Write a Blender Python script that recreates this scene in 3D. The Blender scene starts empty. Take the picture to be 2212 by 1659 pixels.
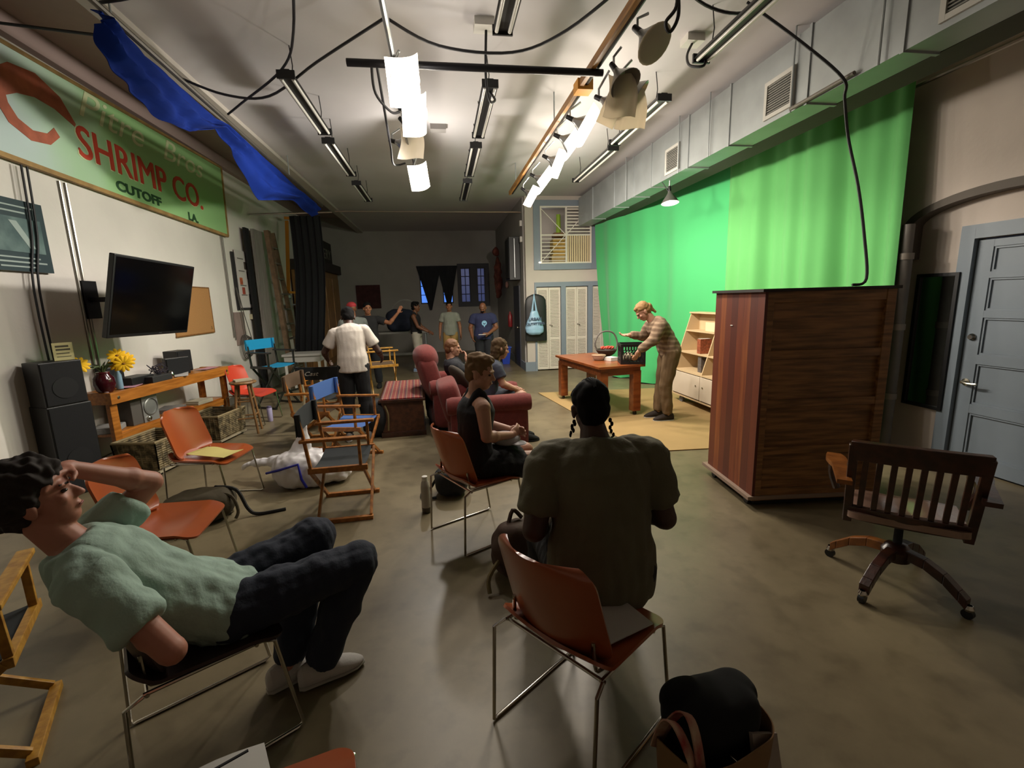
import bpy, bmesh, math, random
from mathutils import Vector, Matrix, Euler, noise
V = Vector
PI = math.pi
random.seed(7)
S = bpy.context.scene
COL = S.collection
R = math.radians

# ---------------------------------------------------------------- materials
def lin(h):
    h = h.lstrip('#')
    c = [int(h[i:i+2], 16)/255 for i in (0, 2, 4)]
    return tuple(x/12.92 if x <= .04045 else ((x+.055)/1.055)**2.4 for x in c) + (1,)
MC = {}
def mat(name, hx, rough=.6, metal=0, var=0, vs=4, bump=0, bs=60, emit=0, trans=0, hx2=None, stretch=None, sheen=0, thr=None, coat=0, spec=None):
    if name in MC: return MC[name]
    m = bpy.data.materials.new(name); m.use_nodes = True
    nt = m.node_tree; N = nt.nodes; Lk = nt.links
    b = N['Principled BSDF']
    b.inputs['Base Color'].default_value = lin(hx)
    b.inputs['Roughness'].default_value = rough
    b.inputs['Metallic'].default_value = metal
    if spec is not None: b.inputs['Specular IOR Level'].default_value = spec
    if coat: b.inputs['Coat Weight'].default_value = coat; b.inputs['Coat Roughness'].default_value = .25
    if sheen: b.inputs['Sheen Weight'].default_value = sheen
    if trans: b.inputs['Transmission Weight'].default_value = trans
    if emit:
        b.inputs['Emission Color'].default_value = lin(hx); b.inputs['Emission Strength'].default_value = emit
    tc = mp = None
    def coords():
        nonlocal tc, mp
        if mp is None:
            tc = N.new('ShaderNodeTexCoord'); mp = N.new('ShaderNodeMapping')
            Lk.new(tc.outputs['Object'], mp.inputs['Vector'])
            if stretch: mp.inputs['Scale'].default_value = stretch
        return mp.outputs[0]
    if hx2 or var:
        n = N.new('ShaderNodeTexNoise'); n.inputs['Scale'].default_value = vs; n.inputs['Detail'].default_value = 6
        Lk.new(coords(), n.inputs['Vector'])
        r = N.new('ShaderNodeValToRGB'); c = lin(hx)
        if hx2: c1, c2 = c, lin(hx2)
        else: c1 = tuple(x*(1-var) for x in c[:3])+(1,); c2 = tuple(min(1, x*(1+var)) for x in c[:3])+(1,)
        lo, hi = thr or (.3, .7)
        r.color_ramp.elements[0].position = lo; r.color_ramp.elements[1].position = hi
        r.color_ramp.elements[0].color = c1; r.color_ramp.elements[1].color = c2
        Lk.new(n.outputs['Fac'], r.inputs[0]); Lk.new(r.outputs[0], b.inputs['Base Color'])
    if bump:
        n = N.new('ShaderNodeTexNoise'); n.inputs['Scale'].default_value = bs; n.inputs['Detail'].default_value = 4
        Lk.new(coords(), n.inputs['Vector'])
        u = N.new('ShaderNodeBump'); u.inputs['Strength'].default_value = bump; u.inputs['Distance'].default_value = .01
        Lk.new(n.outputs['Fac'], u.inputs['Height']); Lk.new(u.outputs[0], b.inputs['Normal'])
    MC[name] = m
    return m
def wood(name, a, b, s=3, st=(1, 12, 12), rough=.45, coat=0):
    return mat(name, a, rough, hx2=b, vs=s, stretch=st, bump=.15, bs=8, coat=coat, thr=(.35, .65))
def plank(name, cols, width, axis=0, rough=.5, gap=0):
    """boards of uneven tone side by side along one object axis"""
    if name in MC: return MC[name]
    m = bpy.data.materials.new(name); m.use_nodes = True; nt = m.node_tree; N = nt.nodes; L = nt.links
    b = N['Principled BSDF']; b.inputs['Roughness'].default_value = rough
    tc = N.new('ShaderNodeTexCoord'); sx = N.new('ShaderNodeSeparateXYZ'); L.new(tc.outputs['Object'], sx.inputs[0])
    d = N.new('ShaderNodeMath'); d.operation = 'DIVIDE'; L.new(sx.outputs[axis], d.inputs[0]); d.inputs[1].default_value = width
    f = N.new('ShaderNodeMath'); f.operation = 'FLOOR'; L.new(d.outputs[0], f.inputs[0])
    w = N.new('ShaderNodeTexWhiteNoise'); w.noise_dimensions = '1D'; L.new(f.outputs[0], w.inputs['W'])
    n = N.new('ShaderNodeTexNoise'); mp = N.new('ShaderNodeMapping'); L.new(tc.outputs['Object'], mp.inputs[0])
    sc = [22, 22, 22]; sc[2 if axis != 2 else 0] = 1.6; mp.inputs['Scale'].default_value = sc
    L.new(mp.outputs[0], n.inputs['Vector']); n.inputs['Scale'].default_value = 1.4; n.inputs['Detail'].default_value = 5
    a = N.new('ShaderNodeMath'); a.operation = 'MULTIPLY_ADD'; L.new(n.outputs['Fac'], a.inputs[0]); a.inputs[1].default_value = .55; L.new(w.outputs['Value'], a.inputs[2])
    a2 = N.new('ShaderNodeMath'); a2.operation = 'MULTIPLY'; L.new(a.outputs[0], a2.inputs[0]); a2.inputs[1].default_value = .68
    r = N.new('ShaderNodeValToRGB'); L.new(a2.outputs[0], r.inputs[0])
    while len(r.color_ramp.elements) < len(cols): r.color_ramp.elements.new(.5)
    for i, c in enumerate(cols):
        r.color_ramp.elements[i].position = i/(len(cols)-1); r.color_ramp.elements[i].color = lin(c)
    fr = N.new('ShaderNodeMath'); fr.operation = 'FRACT'; L.new(d.outputs[0], fr.inputs[0])
    lt = N.new('ShaderNodeMath'); lt.operation = 'GREATER_THAN'; L.new(fr.outputs[0], lt.inputs[0]); lt.inputs[1].default_value = .025
    mx = N.new('ShaderNodeMix'); mx.data_type = 'RGBA'; L.new(lt.outputs[0], mx.inputs['Factor']); mx.inputs[6].default_value = lin('#140806'); L.new(r.outputs[0], mx.inputs[7])
    L.new(mx.outputs[2], b.inputs['Base Color'])
    MC[name] = m
    return m

# ---------------------------------------------------------------- mesh collector
def frame(d, up=V((0, 0, 1))):
    d = V(d).normalized()
    if abs(d.dot(up)) > .98: up = V((0, 1, 0))
    x = up.cross(d).normalized(); y = d.cross(x).normalized()
    return x, y, d
class M:
    n = 0
    def __init__(s): s.v = []; s.f = []
    def add(s, vs, fs):
        o = len(s.v); s.v += [V(p) for p in vs]; s.f += [tuple(i+o for i in f) for f in fs]; return s
    def box(s, x0, x1, y0, y1, z0, z1, mt=None):
        M.n += 1; e = ((M.n*7) % 13)*.00011; x0 -= e; y0 -= e; z0 -= e; x1 += e; y1 += e; z1 += e   # no two faces exactly coplanar
        vs = [V((x, y, z)) for x in (x0, x1) for y in (y0, y1) for z in (z0, z1)]
        if mt is not None: vs = [mt @ p for p in vs]
        return s.add(vs, [(0, 1, 3, 2), (4, 6, 7, 5), (0, 4, 5, 1), (2, 3, 7, 6), (0, 2, 6, 4), (1, 5, 7, 3)])
    def cb(s, c, sz, mt=None):
        return s.box(c[0]-sz[0]/2, c[0]+sz[0]/2, c[1]-sz[1]/2, c[1]+sz[1]/2, c[2]-sz[2]/2, c[2]+sz[2]/2, mt)
    def bar(s, p, q, w, h, up=V((0, 0, 1))):
        p, q = V(p), V(q); x, y, d = frame(q-p, up); w /= 2; h /= 2
        vs = [c + x*a*w + y*b*h for c in (p, q) for a, b in ((-1, -1), (1, -1), (1, 1), (-1, 1))]
        return s.add(vs, [(3, 2, 1, 0), (4, 5, 6, 7), (0, 1, 5, 4), (1, 2, 6, 5), (2, 3, 7, 6), (3, 0, 4, 7)])
    def tube(s, pts, r, n=10, rs=None, sm=0, closed=False):
        pts = [V(p) for p in pts]
        if sm:
            q = []; P = [pts[0]] + pts + [pts[-1]]
            for i in range(1, len(P)-2):
                for k in range(sm):
                    t = k/sm; a, b, c, d = P[i-1], P[i], P[i+1], P[i+2]
                    q.append(.5*((2*b)+(c-a)*t+(2*a-5*b+4*c-d)*t*t+(3*b-a-3*c+d)*t**3))
            if rs: rs = [rs[min(len(rs)-1, int(i/sm))]*(1-(i % sm)/sm) + rs[min(len(rs)-1, int(i/sm)+1)]*((i % sm)/sm) for i in range(len(q))] + [rs[-1]]
            pts = q + [pts[-1]]
        o = len(s.v); L = len(pts); px = None
        for i, p in enumerate(pts):
            d = (pts[min(i+1, L-1)] - pts[max(i-1, 0)])
            if d.length < 1e-9: d = V((0, 0, 1))
            d.normalize()
            if px is None: x, y, _ = frame(d)
            else:
                x = px - d*px.dot(d)
                if x.length < 1e-5: x = frame(d)[0]
                x.normalize(); y = d.cross(x)
            px = x; rr = rs[i] if rs else r
            for k in range(n):
                a = 2*PI*k/n; s.v.append(p + (x*math.cos(a)+y*math.sin(a))*rr)
        for i in range(L-1):
            for k in range(n):
                k2 = (k+1) % n; s.f.append((o+i*n+k, o+i*n+k2, o+(i+1)*n+k2, o+(i+1)*n+k))
        s.f.append(tuple(o+k for k in reversed(range(n)))); s.f.append(tuple(o+(L-1)*n+k for k in range(n)))
        return s
    def cyl(s, p, q, r, r2=None, n=16):
        return s.tube([p, q], r, n, rs=[r, r if r2 is None else r2])
    def lathe(s, c, prof, n=20, axis=(0, 0, 1)):
        c = V(c); x, y, d = frame(axis); o = len(s.v)
        for (r, h) in prof:
            for k in range(n):
                a = 2*PI*k/n; s.v.append(c + (x*math.cos(a)+y*math.sin(a))*max(r, 1e-4) + d*h)
        for i in range(len(prof)-1):
            for k in range(n):
                k2 = (k+1) % n; s.f.append((o+i*n+k, o+i*n+k2, o+(i+1)*n+k2, o+(i+1)*n+k))
        s.f.append(tuple(o+k for k in reversed(range(n)))); s.f.append(tuple(o+(len(prof)-1)*n+k for k in range(n)))
        return s
    def sup(s, c, r, e=1, rot=None, nu=20, nv=12):
        """superellipsoid: e=1 an ellipsoid, e<1 boxier (a cushion)"""
        c = V(c); o = len(s.v); P = lambda w: math.copysign(abs(w)**e, w)
        for i in range(nv+1):
            ph = -PI/2 + PI*i/nv
            for k in range(nu):
                th = 2*PI*k/nu
                p = V((r[0]*P(math.cos(ph))*P(math.cos(th)), r[1]*P(math.cos(ph))*P(math.sin(th)), r[2]*P(math.sin(ph))))
                if rot is not None: p = rot @ p
                s.v.append(c+p)
        for i in range(nv):
            for k in range(nu):
                k2 = (k+1) % nu; s.f.append((o+i*nu+k, o+i*nu+k2, o+(i+1)*nu+k2, o+(i+1)*nu+k))
        return s
    def cap(s, p, q, r1, r2, n=14):
        """capsule with two end radii"""
        p, q = V(p), V(q); d = (q-p).normalized(); pts = []; rs = []
        for a in (90, 60, 30, 0): pts.append(p - d*r1*math.sin(R(a))); rs.append(max(1e-3, r1*math.cos(R(a))))
        for a in (0, 30, 60, 90): pts.append(q + d*r2*math.sin(R(a))); rs.append(max(1e-3, r2*math.cos(R(a))))
        return s.tube(pts, 0, n, rs=rs)
    def sheet(s, f, nu, nv, t):
        g = [[V(f(i/nu, j/nv)) for j in range(nv+1)] for i in range(nu+1)]
        o = len(s.v); W = nv+1; K = (nu+1)*W
        nr = []
        for i in range(nu+1):
            for j in range(nv+1):
                a = g[min(i+1, nu)][j]-g[max(i-1, 0)][j]; b = g[i][min(j+1, nv)]-g[i][max(j-1, 0)]
                q = a.cross(b); nr.append(q.normalized() if q.length > 1e-9 else V((0, 0, 1)))
        fl = [g[i][j] for i in range(nu+1) for j in range(W)]
        s.v += [p+n*t/2 for p, n in zip(fl, nr)] + [p-n*t/2 for p, n in zip(fl, nr)]
        for i in range(nu):
            for j in range(nv):
                a, b, c, d = i*W+j, (i+1)*W+j, (i+1)*W+j+1, i*W+j+1
                s.f.append((o+a, o+b, o+c, o+d)); s.f.append((o+K+d, o+K+c, o+K+b, o+K+a))
        E = [i*W for i in range(nu+1)] + [nu*W+j for j in range(1, W)] + [i*W+nv for i in range(nu-1, -1, -1)] + [j for j in range(nv-1, 0, -1)]
        for k in range(len(E)):
            a, b = E[k], E[(k+1) % len(E)]; s.f.append((o+b, o+a, o+K+a, o+K+b))
        return s
    def prism(s, poly, d):
        """closed outline pushed along vector d"""
        d = V(d); n = len(poly); vs = [V(p) for p in poly] + [V(p)+d for p in poly]
        return s.add(vs, [tuple(reversed(range(n))), tuple(range(n, 2*n))] + [(k, (k+1) % n, n+(k+1) % n, n+k) for k in range(n)])
    def loft(s, secs, n=20):
        """secs: (center, xvec, yvec) ellipse rings"""
        o = len(s.v)
        for c, x, y in secs:
            for k in range(n):
                a = 2*PI*k/n; s.v.append(V(c)+V(x)*math.cos(a)+V(y)*math.sin(a))
        for i in range(len(secs)-1):
            for k in range(n):
                k2 = (k+1) % n; s.f.append((o+i*n+k, o+i*n+k2, o+(i+1)*n+k2, o+(i+1)*n+k))
        s.f.append(tuple(o+k for k in reversed(range(n)))); s.f.append(tuple(o+(len(secs)-1)*n+k for k in range(n)))
        return s
    def mul(s, mt):
        s.v = [mt @ p for p in s.v]; return s
    def build(s, name, m, parent=None, smooth=True, bev=0, sub=0, ang=40):
        me = bpy.data.meshes.new(name); me.from_pydata([tuple(p) for p in s.v], [], s.f)
        b = bmesh.new(); b.from_mesh(me); bmesh.ops.recalc_face_normals(b, faces=b.faces); b.to_mesh(me); b.free()
        me.materials.append(m)
        if smooth:
            for p in me.polygons: p.use_smooth = True
            me.set_sharp_from_angle(angle=R(ang))
        o = bpy.data.objects.new(name, me); COL.objects.link(o)
        if parent is not None: o.parent = parent
        if bev:
            q = o.modifiers.new('bevel', 'BEVEL'); q.width = bev; q.segments = 2; q.limit_method = 'ANGLE'; q.angle_limit = R(50)
        if sub:
            q = o.modifiers.new('sub', 'SUBSURF'); q.levels = sub; q.render_levels = sub
        return o
def tag(o, label, cat, group=None, kind=None):
    if label: o['label'] = label
    if cat: o['category'] = cat
    if group: o['group'] = group
    if kind: o['kind'] = kind
    return o
def thing(name, label, cat, loc=(0, 0, 0), rz=0, group=None):
    o = bpy.data.objects.new(name, None); COL.objects.link(o); o.location = loc; o.rotation_euler = (0, 0, R(rz)); o.empty_display_size = .1
    return tag(o, label, cat, group)
def solo(name, m, mt, label, cat, loc=(0, 0, 0), rz=0, group=None, **k):
    o = m.build(name, mt, **k); o.location = loc; o.rotation_euler = (0, 0, R(rz)); return tag(o, label, cat, group)
def struct(name, m, mt, parent=None, **k):
    k.setdefault('smooth', False); o = m.build(name, mt, parent, **k)
    if parent is None: o['kind'] = 'structure'
    return o
def copy_tree(o, label, loc, rz, group=None):
    c = o.copy(); COL.objects.link(c); c.location = loc; c.rotation_euler = (0, 0, R(rz)); c['label'] = label
    if group: c['group'] = group
    for ch in [x for x in COL.objects if x.parent == o]:
        d = ch.copy(); COL.objects.link(d); d.parent = c
        for g in [x for x in COL.objects if x.parent == ch]:
            e = g.copy(); COL.objects.link(e); e.parent = d
    return c
def text(name, s, size, m, mt, parent=None, ext=.004, shear=0, bold=0, align='LEFT', sx=1):
    """s written in the XY plane, then carried to place by matrix mt"""
    c = bpy.data.curves.new(name, 'FONT'); c.body = s; c.size = size; c.extrude = ext; c.shear = shear; c.offset = bold; c.align_x = align; c.resolution_u = 4
    t = bpy.data.objects.new(name, c); COL.objects.link(t); bpy.context.view_layer.update()
    me = bpy.data.meshes.new_from_object(t.evaluated_get(bpy.context.evaluated_depsgraph_get()))
    bpy.data.objects.remove(t)
    me.transform(mt @ Matrix.Diagonal((sx, 1, 1, 1))); me.materials.clear(); me.materials.append(m); me.name = name
    o = bpy.data.objects.new(name, me); COL.objects.link(o)
    if parent is not None: o.parent = parent
    return o
def basis(o, x, y):
    """matrix carrying local X,Y to the directions x,y at origin o"""
    x = V(x).normalized(); z = x.cross(V(y)).normalized(); y = z.cross(x)
    return Matrix(((x.x, y.x, z.x, o[0]), (x.y, y.y, z.y, o[1]), (x.z, y.z, z.z, o[2]), (0, 0, 0, 1)))
def remeshed(m, name, mt, parent, vox=.006, it=4, disp=None, decimate=0):
    """one continuous skin grown over overlapping volumes"""
    t = m.build(name+'_src', mt, None)
    q = t.modifiers.new('r', 'REMESH'); q.mode = 'VOXEL'; q.voxel_size = vox
    if it: q = t.modifiers.new('s', 'SMOOTH'); q.iterations = it; q.factor = .5
    if decimate: q = t.modifiers.new('d', 'DECIMATE'); q.ratio = decimate
    bpy.context.view_layer.update()
    me = bpy.data.meshes.new_from_object(t.evaluated_get(bpy.context.evaluated_depsgraph_get()))
    bpy.data.objects.remove(t)
    if disp:
        me.update(); ns = [v.normal.copy() for v in me.vertices]
        for v, n in zip(me.vertices, ns): v.co += n*disp(v.co)
    for p in me.polygons: p.use_smooth = True
    me.materials.clear(); me.materials.append(mt); me.name = name
    o = bpy.data.objects.new(name, me); COL.objects.link(o)
    if parent is not None: o.parent = parent
    return o
# ================================================================ room
XL, XR, YB, ZC = -3.75, 4.68, 15.9, 3.95
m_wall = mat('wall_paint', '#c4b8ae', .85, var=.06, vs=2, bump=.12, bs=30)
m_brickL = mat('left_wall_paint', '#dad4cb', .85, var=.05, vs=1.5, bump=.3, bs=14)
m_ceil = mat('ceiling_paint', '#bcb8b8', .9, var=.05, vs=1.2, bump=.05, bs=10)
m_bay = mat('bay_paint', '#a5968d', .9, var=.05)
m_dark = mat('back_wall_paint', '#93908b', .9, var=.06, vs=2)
m_blue = mat('grey_blue_trim', '#75808a', .5, var=.04)
m_cream = mat('partition_paint', '#b5aca2', .8, var=.03)
def floor_mat():
    m = bpy.data.materials.new('polished_concrete'); m.use_nodes = True; nt = m.node_tree; N = nt.nodes; L = nt.links; b = N['Principled BSDF']
    tc = N.new('ShaderNodeTexCoord')
    n1 = N.new('ShaderNodeTexNoise'); n1.inputs['Scale'].default_value = .9; n1.inputs['Detail'].default_value = 8; n1.inputs['Roughness'].default_value = .62; L.new(tc.outputs['Object'], n1.inputs[0])
    n2 = N.new('ShaderNodeTexNoise'); n2.inputs['Scale'].default_value = 6; n2.inputs['Detail'].default_value = 8; L.new(tc.outputs['Object'], n2.inputs[0])
    r = N.new('ShaderNodeValToRGB'); r.color_ramp.elements[0].position = .35; r.color_ramp.elements[1].position = .68
    r.color_ramp.elements[0].color = lin('#635843'); r.color_ramp.elements[1].color = lin('#83775c'); L.new(n1.outputs[0], r.inputs[0])
    r2 = N.new('ShaderNodeValToRGB'); r2.color_ramp.elements[0].position = .32; r2.color_ramp.elements[1].position = .5
    r2.color_ramp.elements[0].color = (.62, .6, .56, 1); r2.color_ramp.elements[1].color = (1, 1, 1, 1); L.new(n2.outputs[0], r2.inputs[0])
    mx = N.new('ShaderNodeMix'); mx.data_type = 'RGBA'; mx.blend_type = 'MULTIPLY'; mx.inputs['Factor'].default_value = .6; L.new(r.outputs[0], mx.inputs[6]); L.new(r2.outputs[0], mx.inputs[7])
    L.new(mx.outputs[2], b.inputs['Base Color'])
    rr = N.new('ShaderNodeMapRange'); rr.inputs[3].default_value = .3; rr.inputs[4].default_value = .52; L.new(n1.outputs[0], rr.inputs[0]); L.new(rr.outputs[0], b.inputs['Roughness'])
    bp = N.new('ShaderNodeBump'); bp.inputs['Strength'].default_value = .04; L.new(n2.outputs[0], bp.inputs['Height']); L.new(bp.outputs[0], b.inputs['Normal'])
    return m
m_floor = floor_mat()
struct('floor', M().box(-4.2, 5.4, -2.6, 16.4, -.1, 0), m_floor)
struct('ceiling', M().box(-2.45, 5.4, -2.6, 16.4, ZC, ZC+.5), m_ceil)
struct('trim_1', M().box(-4.2, -2.45, -2.6, 16.4, 4.36, 4.45), m_bay)                  # raised ceiling bay along the left wall
struct('trim_2', M().box(XL, XL+.09, -2.5, 15.9, 4.14, 4.22).box(XL, XL+.05, -2.5, 15.9, 4.22, 4.36), mat('ledge_paint', '#9a857e', .8))
struct('trim_3', M().box(-2.47, -2.3, -2.5, 15.9, ZC-.05, ZC+.02), mat('edge_strip', '#a8a096', .8))
struct('wall_left', M().box(XL-.2, XL, -2.6, 16.1, 0, 4.4), m_brickL)
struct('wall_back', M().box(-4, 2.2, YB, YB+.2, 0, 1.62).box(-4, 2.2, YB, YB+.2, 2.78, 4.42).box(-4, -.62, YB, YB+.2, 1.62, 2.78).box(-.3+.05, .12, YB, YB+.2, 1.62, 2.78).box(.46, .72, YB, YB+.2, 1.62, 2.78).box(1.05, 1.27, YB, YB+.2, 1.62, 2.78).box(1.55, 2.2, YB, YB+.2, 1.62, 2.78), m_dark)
struct('wall_near', M().box(-4.2, 5.4, -2.6, -2.5, 0, 4.4), m_wall)
# right wall with the arch that frames the door
AY = [3.35+.88*math.cos(PI*i/24) for i in range(25)]
AZ = [2.28+.28*math.sin(PI*i/24) for i in range(25)]
w = M()
w.box(XR, XR+.5, 4.23, 10.75, 0, ZC); w.box(XR, XR+.5, -2.6, 2.47, 0, ZC)
for i in range(24):
    y0, z0, y1, z1 = AY[i], AZ[i], AY[i+1], AZ[i+1]
    w.add([(XR, y0, z0), (XR, y1, z1), (XR, y1, ZC), (XR, y0, ZC), (XR+.2, y0, z0), (XR+.2, y1, z1), (XR+.2, y1, ZC), (XR+.2, y0, ZC)], [(0, 1, 2, 3), (7, 6, 5, 4), (0, 4, 5, 1), (3, 2, 6, 7)])
struct('wall_right', w, m_wall)
# darker band along the underside of the arch
w = M()
for i in range(24):
    q = [(y, z) for y, z in ((AY[i], AZ[i]), (AY[i+1], AZ[i+1]))]
    f = lambda y, z, k: (3.35+(y-3.35)*(1-.1*k), 2.28+(z-2.28)*(1-.26*k))
    (a, b), (c, d) = f(*q[0], 1), f(*q[1], 1)
    w.add([(XR-.01, *q[0]), (XR-.01, *q[1]), (XR-.01, c, d), (XR-.01, a, b), (XR+.13, *q[0]), (XR+.13, *q[1]), (XR+.13, c, d), (XR+.13, a, b)], [(0, 1, 2, 3), (7, 6, 5, 4), (0, 4, 5, 1), (3, 2, 6, 7), (0, 3, 7, 4), (1, 5, 6, 2)])
w.box(XR-.01, XR+.13, 4.14, 4.235, 1.98, 2.29)
struct('trim_4', w, mat('arch_rim_dark', '#5c544c', .7))
DX = XR+.12
struct('wall_alcove', M().box(DX, DX+.12, 3.66, 4.3, 0, 3).box(DX, DX+.12, 2.3, 3.66, 2.12, 3), m_wall)
# the panelled door beside the mirror
d = thing('door_1', None, None, (DX, 0, 0)); d['kind'] = 'structure'
w = M().box(.05, .1, 2.6, 3.635, .02, 2.1)
struct('slab', w, m_blue, d)
for (z0, z1) in ((.16, .52), (.64, .98), (1.1, 1.4), (1.5, 1.75), (1.84, 2.02)):
    w = M().box(.035, .05, 2.7, 3.5, z1, z1+.018).box(.035, .05, 2.7, 3.5, z0-.018, z0).box(.035, .05, 3.5, 3.518, z0-.018, z1+.018).box(.035, .05, 2.68, 2.7, z0-.018, z1+.018)
    struct('panel', w, m_blue, d)
for z0, z1 in ((0.02, .142), (.538, .622), (.998, 1.082), (1.418, 1.482), (1.768, 1.822), (2.038, 2.1)):
    struct('rail', M().box(.025, .05, 2.6, 3.635, z0, z1), m_blue, d)
struct('stile', M().box(.025, .05, 3.518, 3.635, .02, 2.1), m_blue, d); struct('stile', M().box(.025, .05, 2.6, 2.68, .02, 2.1), m_blue, d)
m_brass = mat('satin_nickel', '#b8b2a2', .25, 1)
w = M().lathe((.025, 3.575, .82), [(.034, 0), (.034, -.008), (.014, -.012), (.014, -.05)], 18, (1, 0, 0)); w.tube([(-.02, 3.575, .82), (-.03, 3.52, .815), (-.028, 3.45, .82)], .011, 8, sm=3)
h = struct('door_handle', w, m_brass, d, smooth=True); h['label'] = 'satin metal lever handle'
struct('deadbolt', M().lathe((.025, 3.575, 1.24), [(.032, 0), (.032, -.012), (.02, -.025), (.02, -.035)], 18, (1, 0, 0)), mat('steel', '#9a9a98', .25, 1), d, smooth=True)
struct('trim_5', M().box(DX-.02, DX+.07, 3.645, 3.76, 0, 2.22).box(DX-.02, DX+.07, 2.5, 3.76, 2.12, 2.24), m_blue)
# partition with the closets
PY_ = 10.7
w = M().box(1.98, 2.17, PY_, PY_+.15, 0, ZC).box(2.17, XR, PY_, PY_+.15, 3.82, ZC).box(2.17, XR, PY_, PY_+.15, 2.0, 2.38).box(3.66, XR, PY_, PY_+.15, 2.38, 3.82).box(4.1, XR, PY_, PY_+.15, 0, 2.0)
struct('wall_partition', w, m_cream)
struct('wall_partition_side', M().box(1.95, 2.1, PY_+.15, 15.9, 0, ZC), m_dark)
struct('baseboard_partition', M().box(1.93, 1.95, PY_, 15.9, 0, .2).box(1.93, 2.2, PY_-.02, PY_, 0, .22), m_blue)
w = M().box(2.17, 2.215, PY_-.03, PY_+.1, 0, 2.05).box(2.8, 2.91, PY_-.03, PY_+.1, 0, 1.96).box(3.45, 3.56, PY_-.03, PY_+.1, 0, 1.96).box(2.17, 4.15, PY_-.03, PY_+.1, 1.96, 2.06).box(4.05, 4.15, PY_-.03, PY_+.1, 0, 1.96)
struct('trim_6', w, m_blue)
w = M().box(2.17, 2.32, PY_-.03, PY_+.1, 2.34, 3.86).box(3.52, 3.66, PY_-.03, PY_+.1, 2.34, 3.86).box(2.32, 3.52, PY_-.03, PY_+.1, 3.73, 3.86).box(2.32, 3.52, PY_-.05, PY_+.1, 2.34, 2.48)
struct('trim_7', w, m_blue)
struct('wall_closet_back', M().box(2.0, XR, 11.5, 11.6, 0, 2.1).box(2.1, XR, 12.3, 12.4, 2.1, ZC).box(2.1, XR, PY_+.1, 12.4, 2.06, 2.16), m_cream)
m_louv = mat('louvre_white', '#c9c1b2', .6)
for n, (x0, x1) in enumerate(((2.225, 2.79), (2.92, 3.44), (3.57, 4.04))):
    dd = thing('door_%d' % (n+2), None, None, ((x0+x1)/2, PY_+.02, 0)); dd['kind'] = 'structure'; hw = (x1-x0)/2
    for sgn in (-1, 1):
        a, b = (-hw, -.004) if sgn < 0 else (.004, hw)
        w = M().box(a, a+.035, 0, .03, .03, 1.94).box(b-.035, b, 0, .03, .03, 1.94)
        for z0, z1 in ((.03, .1), (.72, .8), (1.88, 1.94)): w.box(a, b, 0, .03, z0, z1)
        struct('leaf_frame', w, m_louv, dd)
        w = M()
        for z0, z1 in ((.1, .72), (.8, 1.88)):
            k = int((z1-z0)/.033)
            for i in range(k):
                z = z0+.012+i*(z1-z0-.01)/k
                w.add([(a+.03, .002, z), (b-.03, .002, z), (b-.03, .028, z+.026), (a+.03, .028, z+.026), (a+.03, .006, z-.004), (b-.03, .006, z-.004), (b-.03, .032, z+.022), (a+.03, .032, z+.022)], [(0, 1, 2, 3), (7, 6, 5, 4), (0, 4, 5, 1), (3, 2, 6, 7)])
        struct('louvre_panel', w, m_louv, dd)
    struct('door_handle', M().tube([(.02, 0, 1.08), (.02, -.03, 1.08), (.06, -.04, 1.075), (.075, -.035, 1.04)], .008, 6), mat('dark_bronze', '#3b3028', .4, .7), dd, smooth=True)
struct('baseboard_left', M().box(XL, XL+.02, -2.5, 15.9, 0, .12), mat('baseboard_paint', '#8d867c', .7))
# windows at the far end, dusk outside
m_dusk = mat('dusk_glass', '#4f84e6', .3, emit=1.1)
m_dusk2 = mat('dusk_glass_dim', '#2c4a9a', .3, emit=.2)
m_sash = mat('dark_sash', '#23232a', .6)
wins = ((-.62, -.05, 1, m_dusk), (-.05+.17, .46, 2, m_dusk), (.72, 1.05, 3, m_dusk2), (1.27, 1.55, 4, m_dusk2))
for x0, x1, n, g in wins:
    o = thing('window_%d' % n, None, None, (0, YB, 0)); o['kind'] = 'structure'
    struct('pane', M().box(x0, x1, .1, .12, 1.62, 2.78), g, o)
    w = M().box(x0, x0+.03, .03, .09, 1.62, 2.78).box(x1-.03, x1, .03, .09, 1.62, 2.78).box(x0, x1, .03, .09, 1.62, 1.66).box(x0, x1, .03, .09, 2.74, 2.78)
    for k in range(1, 4): w.box(x0, x1, .04, .08, 1.62+k*.29-.01, 1.62+k*.29+.01)
    w.box((x0+x1)/2-.01, (x0+x1)/2+.01, .04, .08, 1.62, 2.78)
    struct('window_frame', w, m_sash, o)
struct('trim_8', M().box(.62, 1.68, YB-.04, YB, 1.5, 1.62).box(.62, .72, YB-.04, YB, 1.62, 2.82).box(1.55, 1.68, YB-.04, YB, 1.62, 2.82).box(1.05, 1.27, YB-.04, YB, 1.62, 2.82).box(.62, 1.68, YB-.04, YB, 2.78, 2.9), m_sash)
m_drape = mat('dark_drape', '#202226', .95, var=.2, vs=6)
for i, (cx, hw, lab) in enumerate(((-.3, .4, 'dark drape gathered to a point over the leftmost far window'), (.3, .33, 'dark drape gathered to a point over the far window left of the barred pair'))):
    g = M().sheet(lambda u, v: (cx+(u*2-1)*(hw*(1-.93*v)), YB-.09+.01*math.sin(u*30), 2.84-1.42*v), 20, 14, .012)
    solo('window_drape', g, m_drape, lab, 'curtain')
dk = mat('dark_door_paint', '#33343a', .6)
o = thing('door_5', None, None, (1.95, 0, 0)); o['kind'] = 'structure'
struct('slab', M().box(-.03, 0, 11.35, 12.2, .02, 2.02), dk, o); struct('door_handle', M().sup((-.07, 11.45, 1.0), (.03, .03, .03)).cyl((-.07, 11.45, 1), (-.02, 11.45, 1), .012), m_brass, o, smooth=True)
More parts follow.
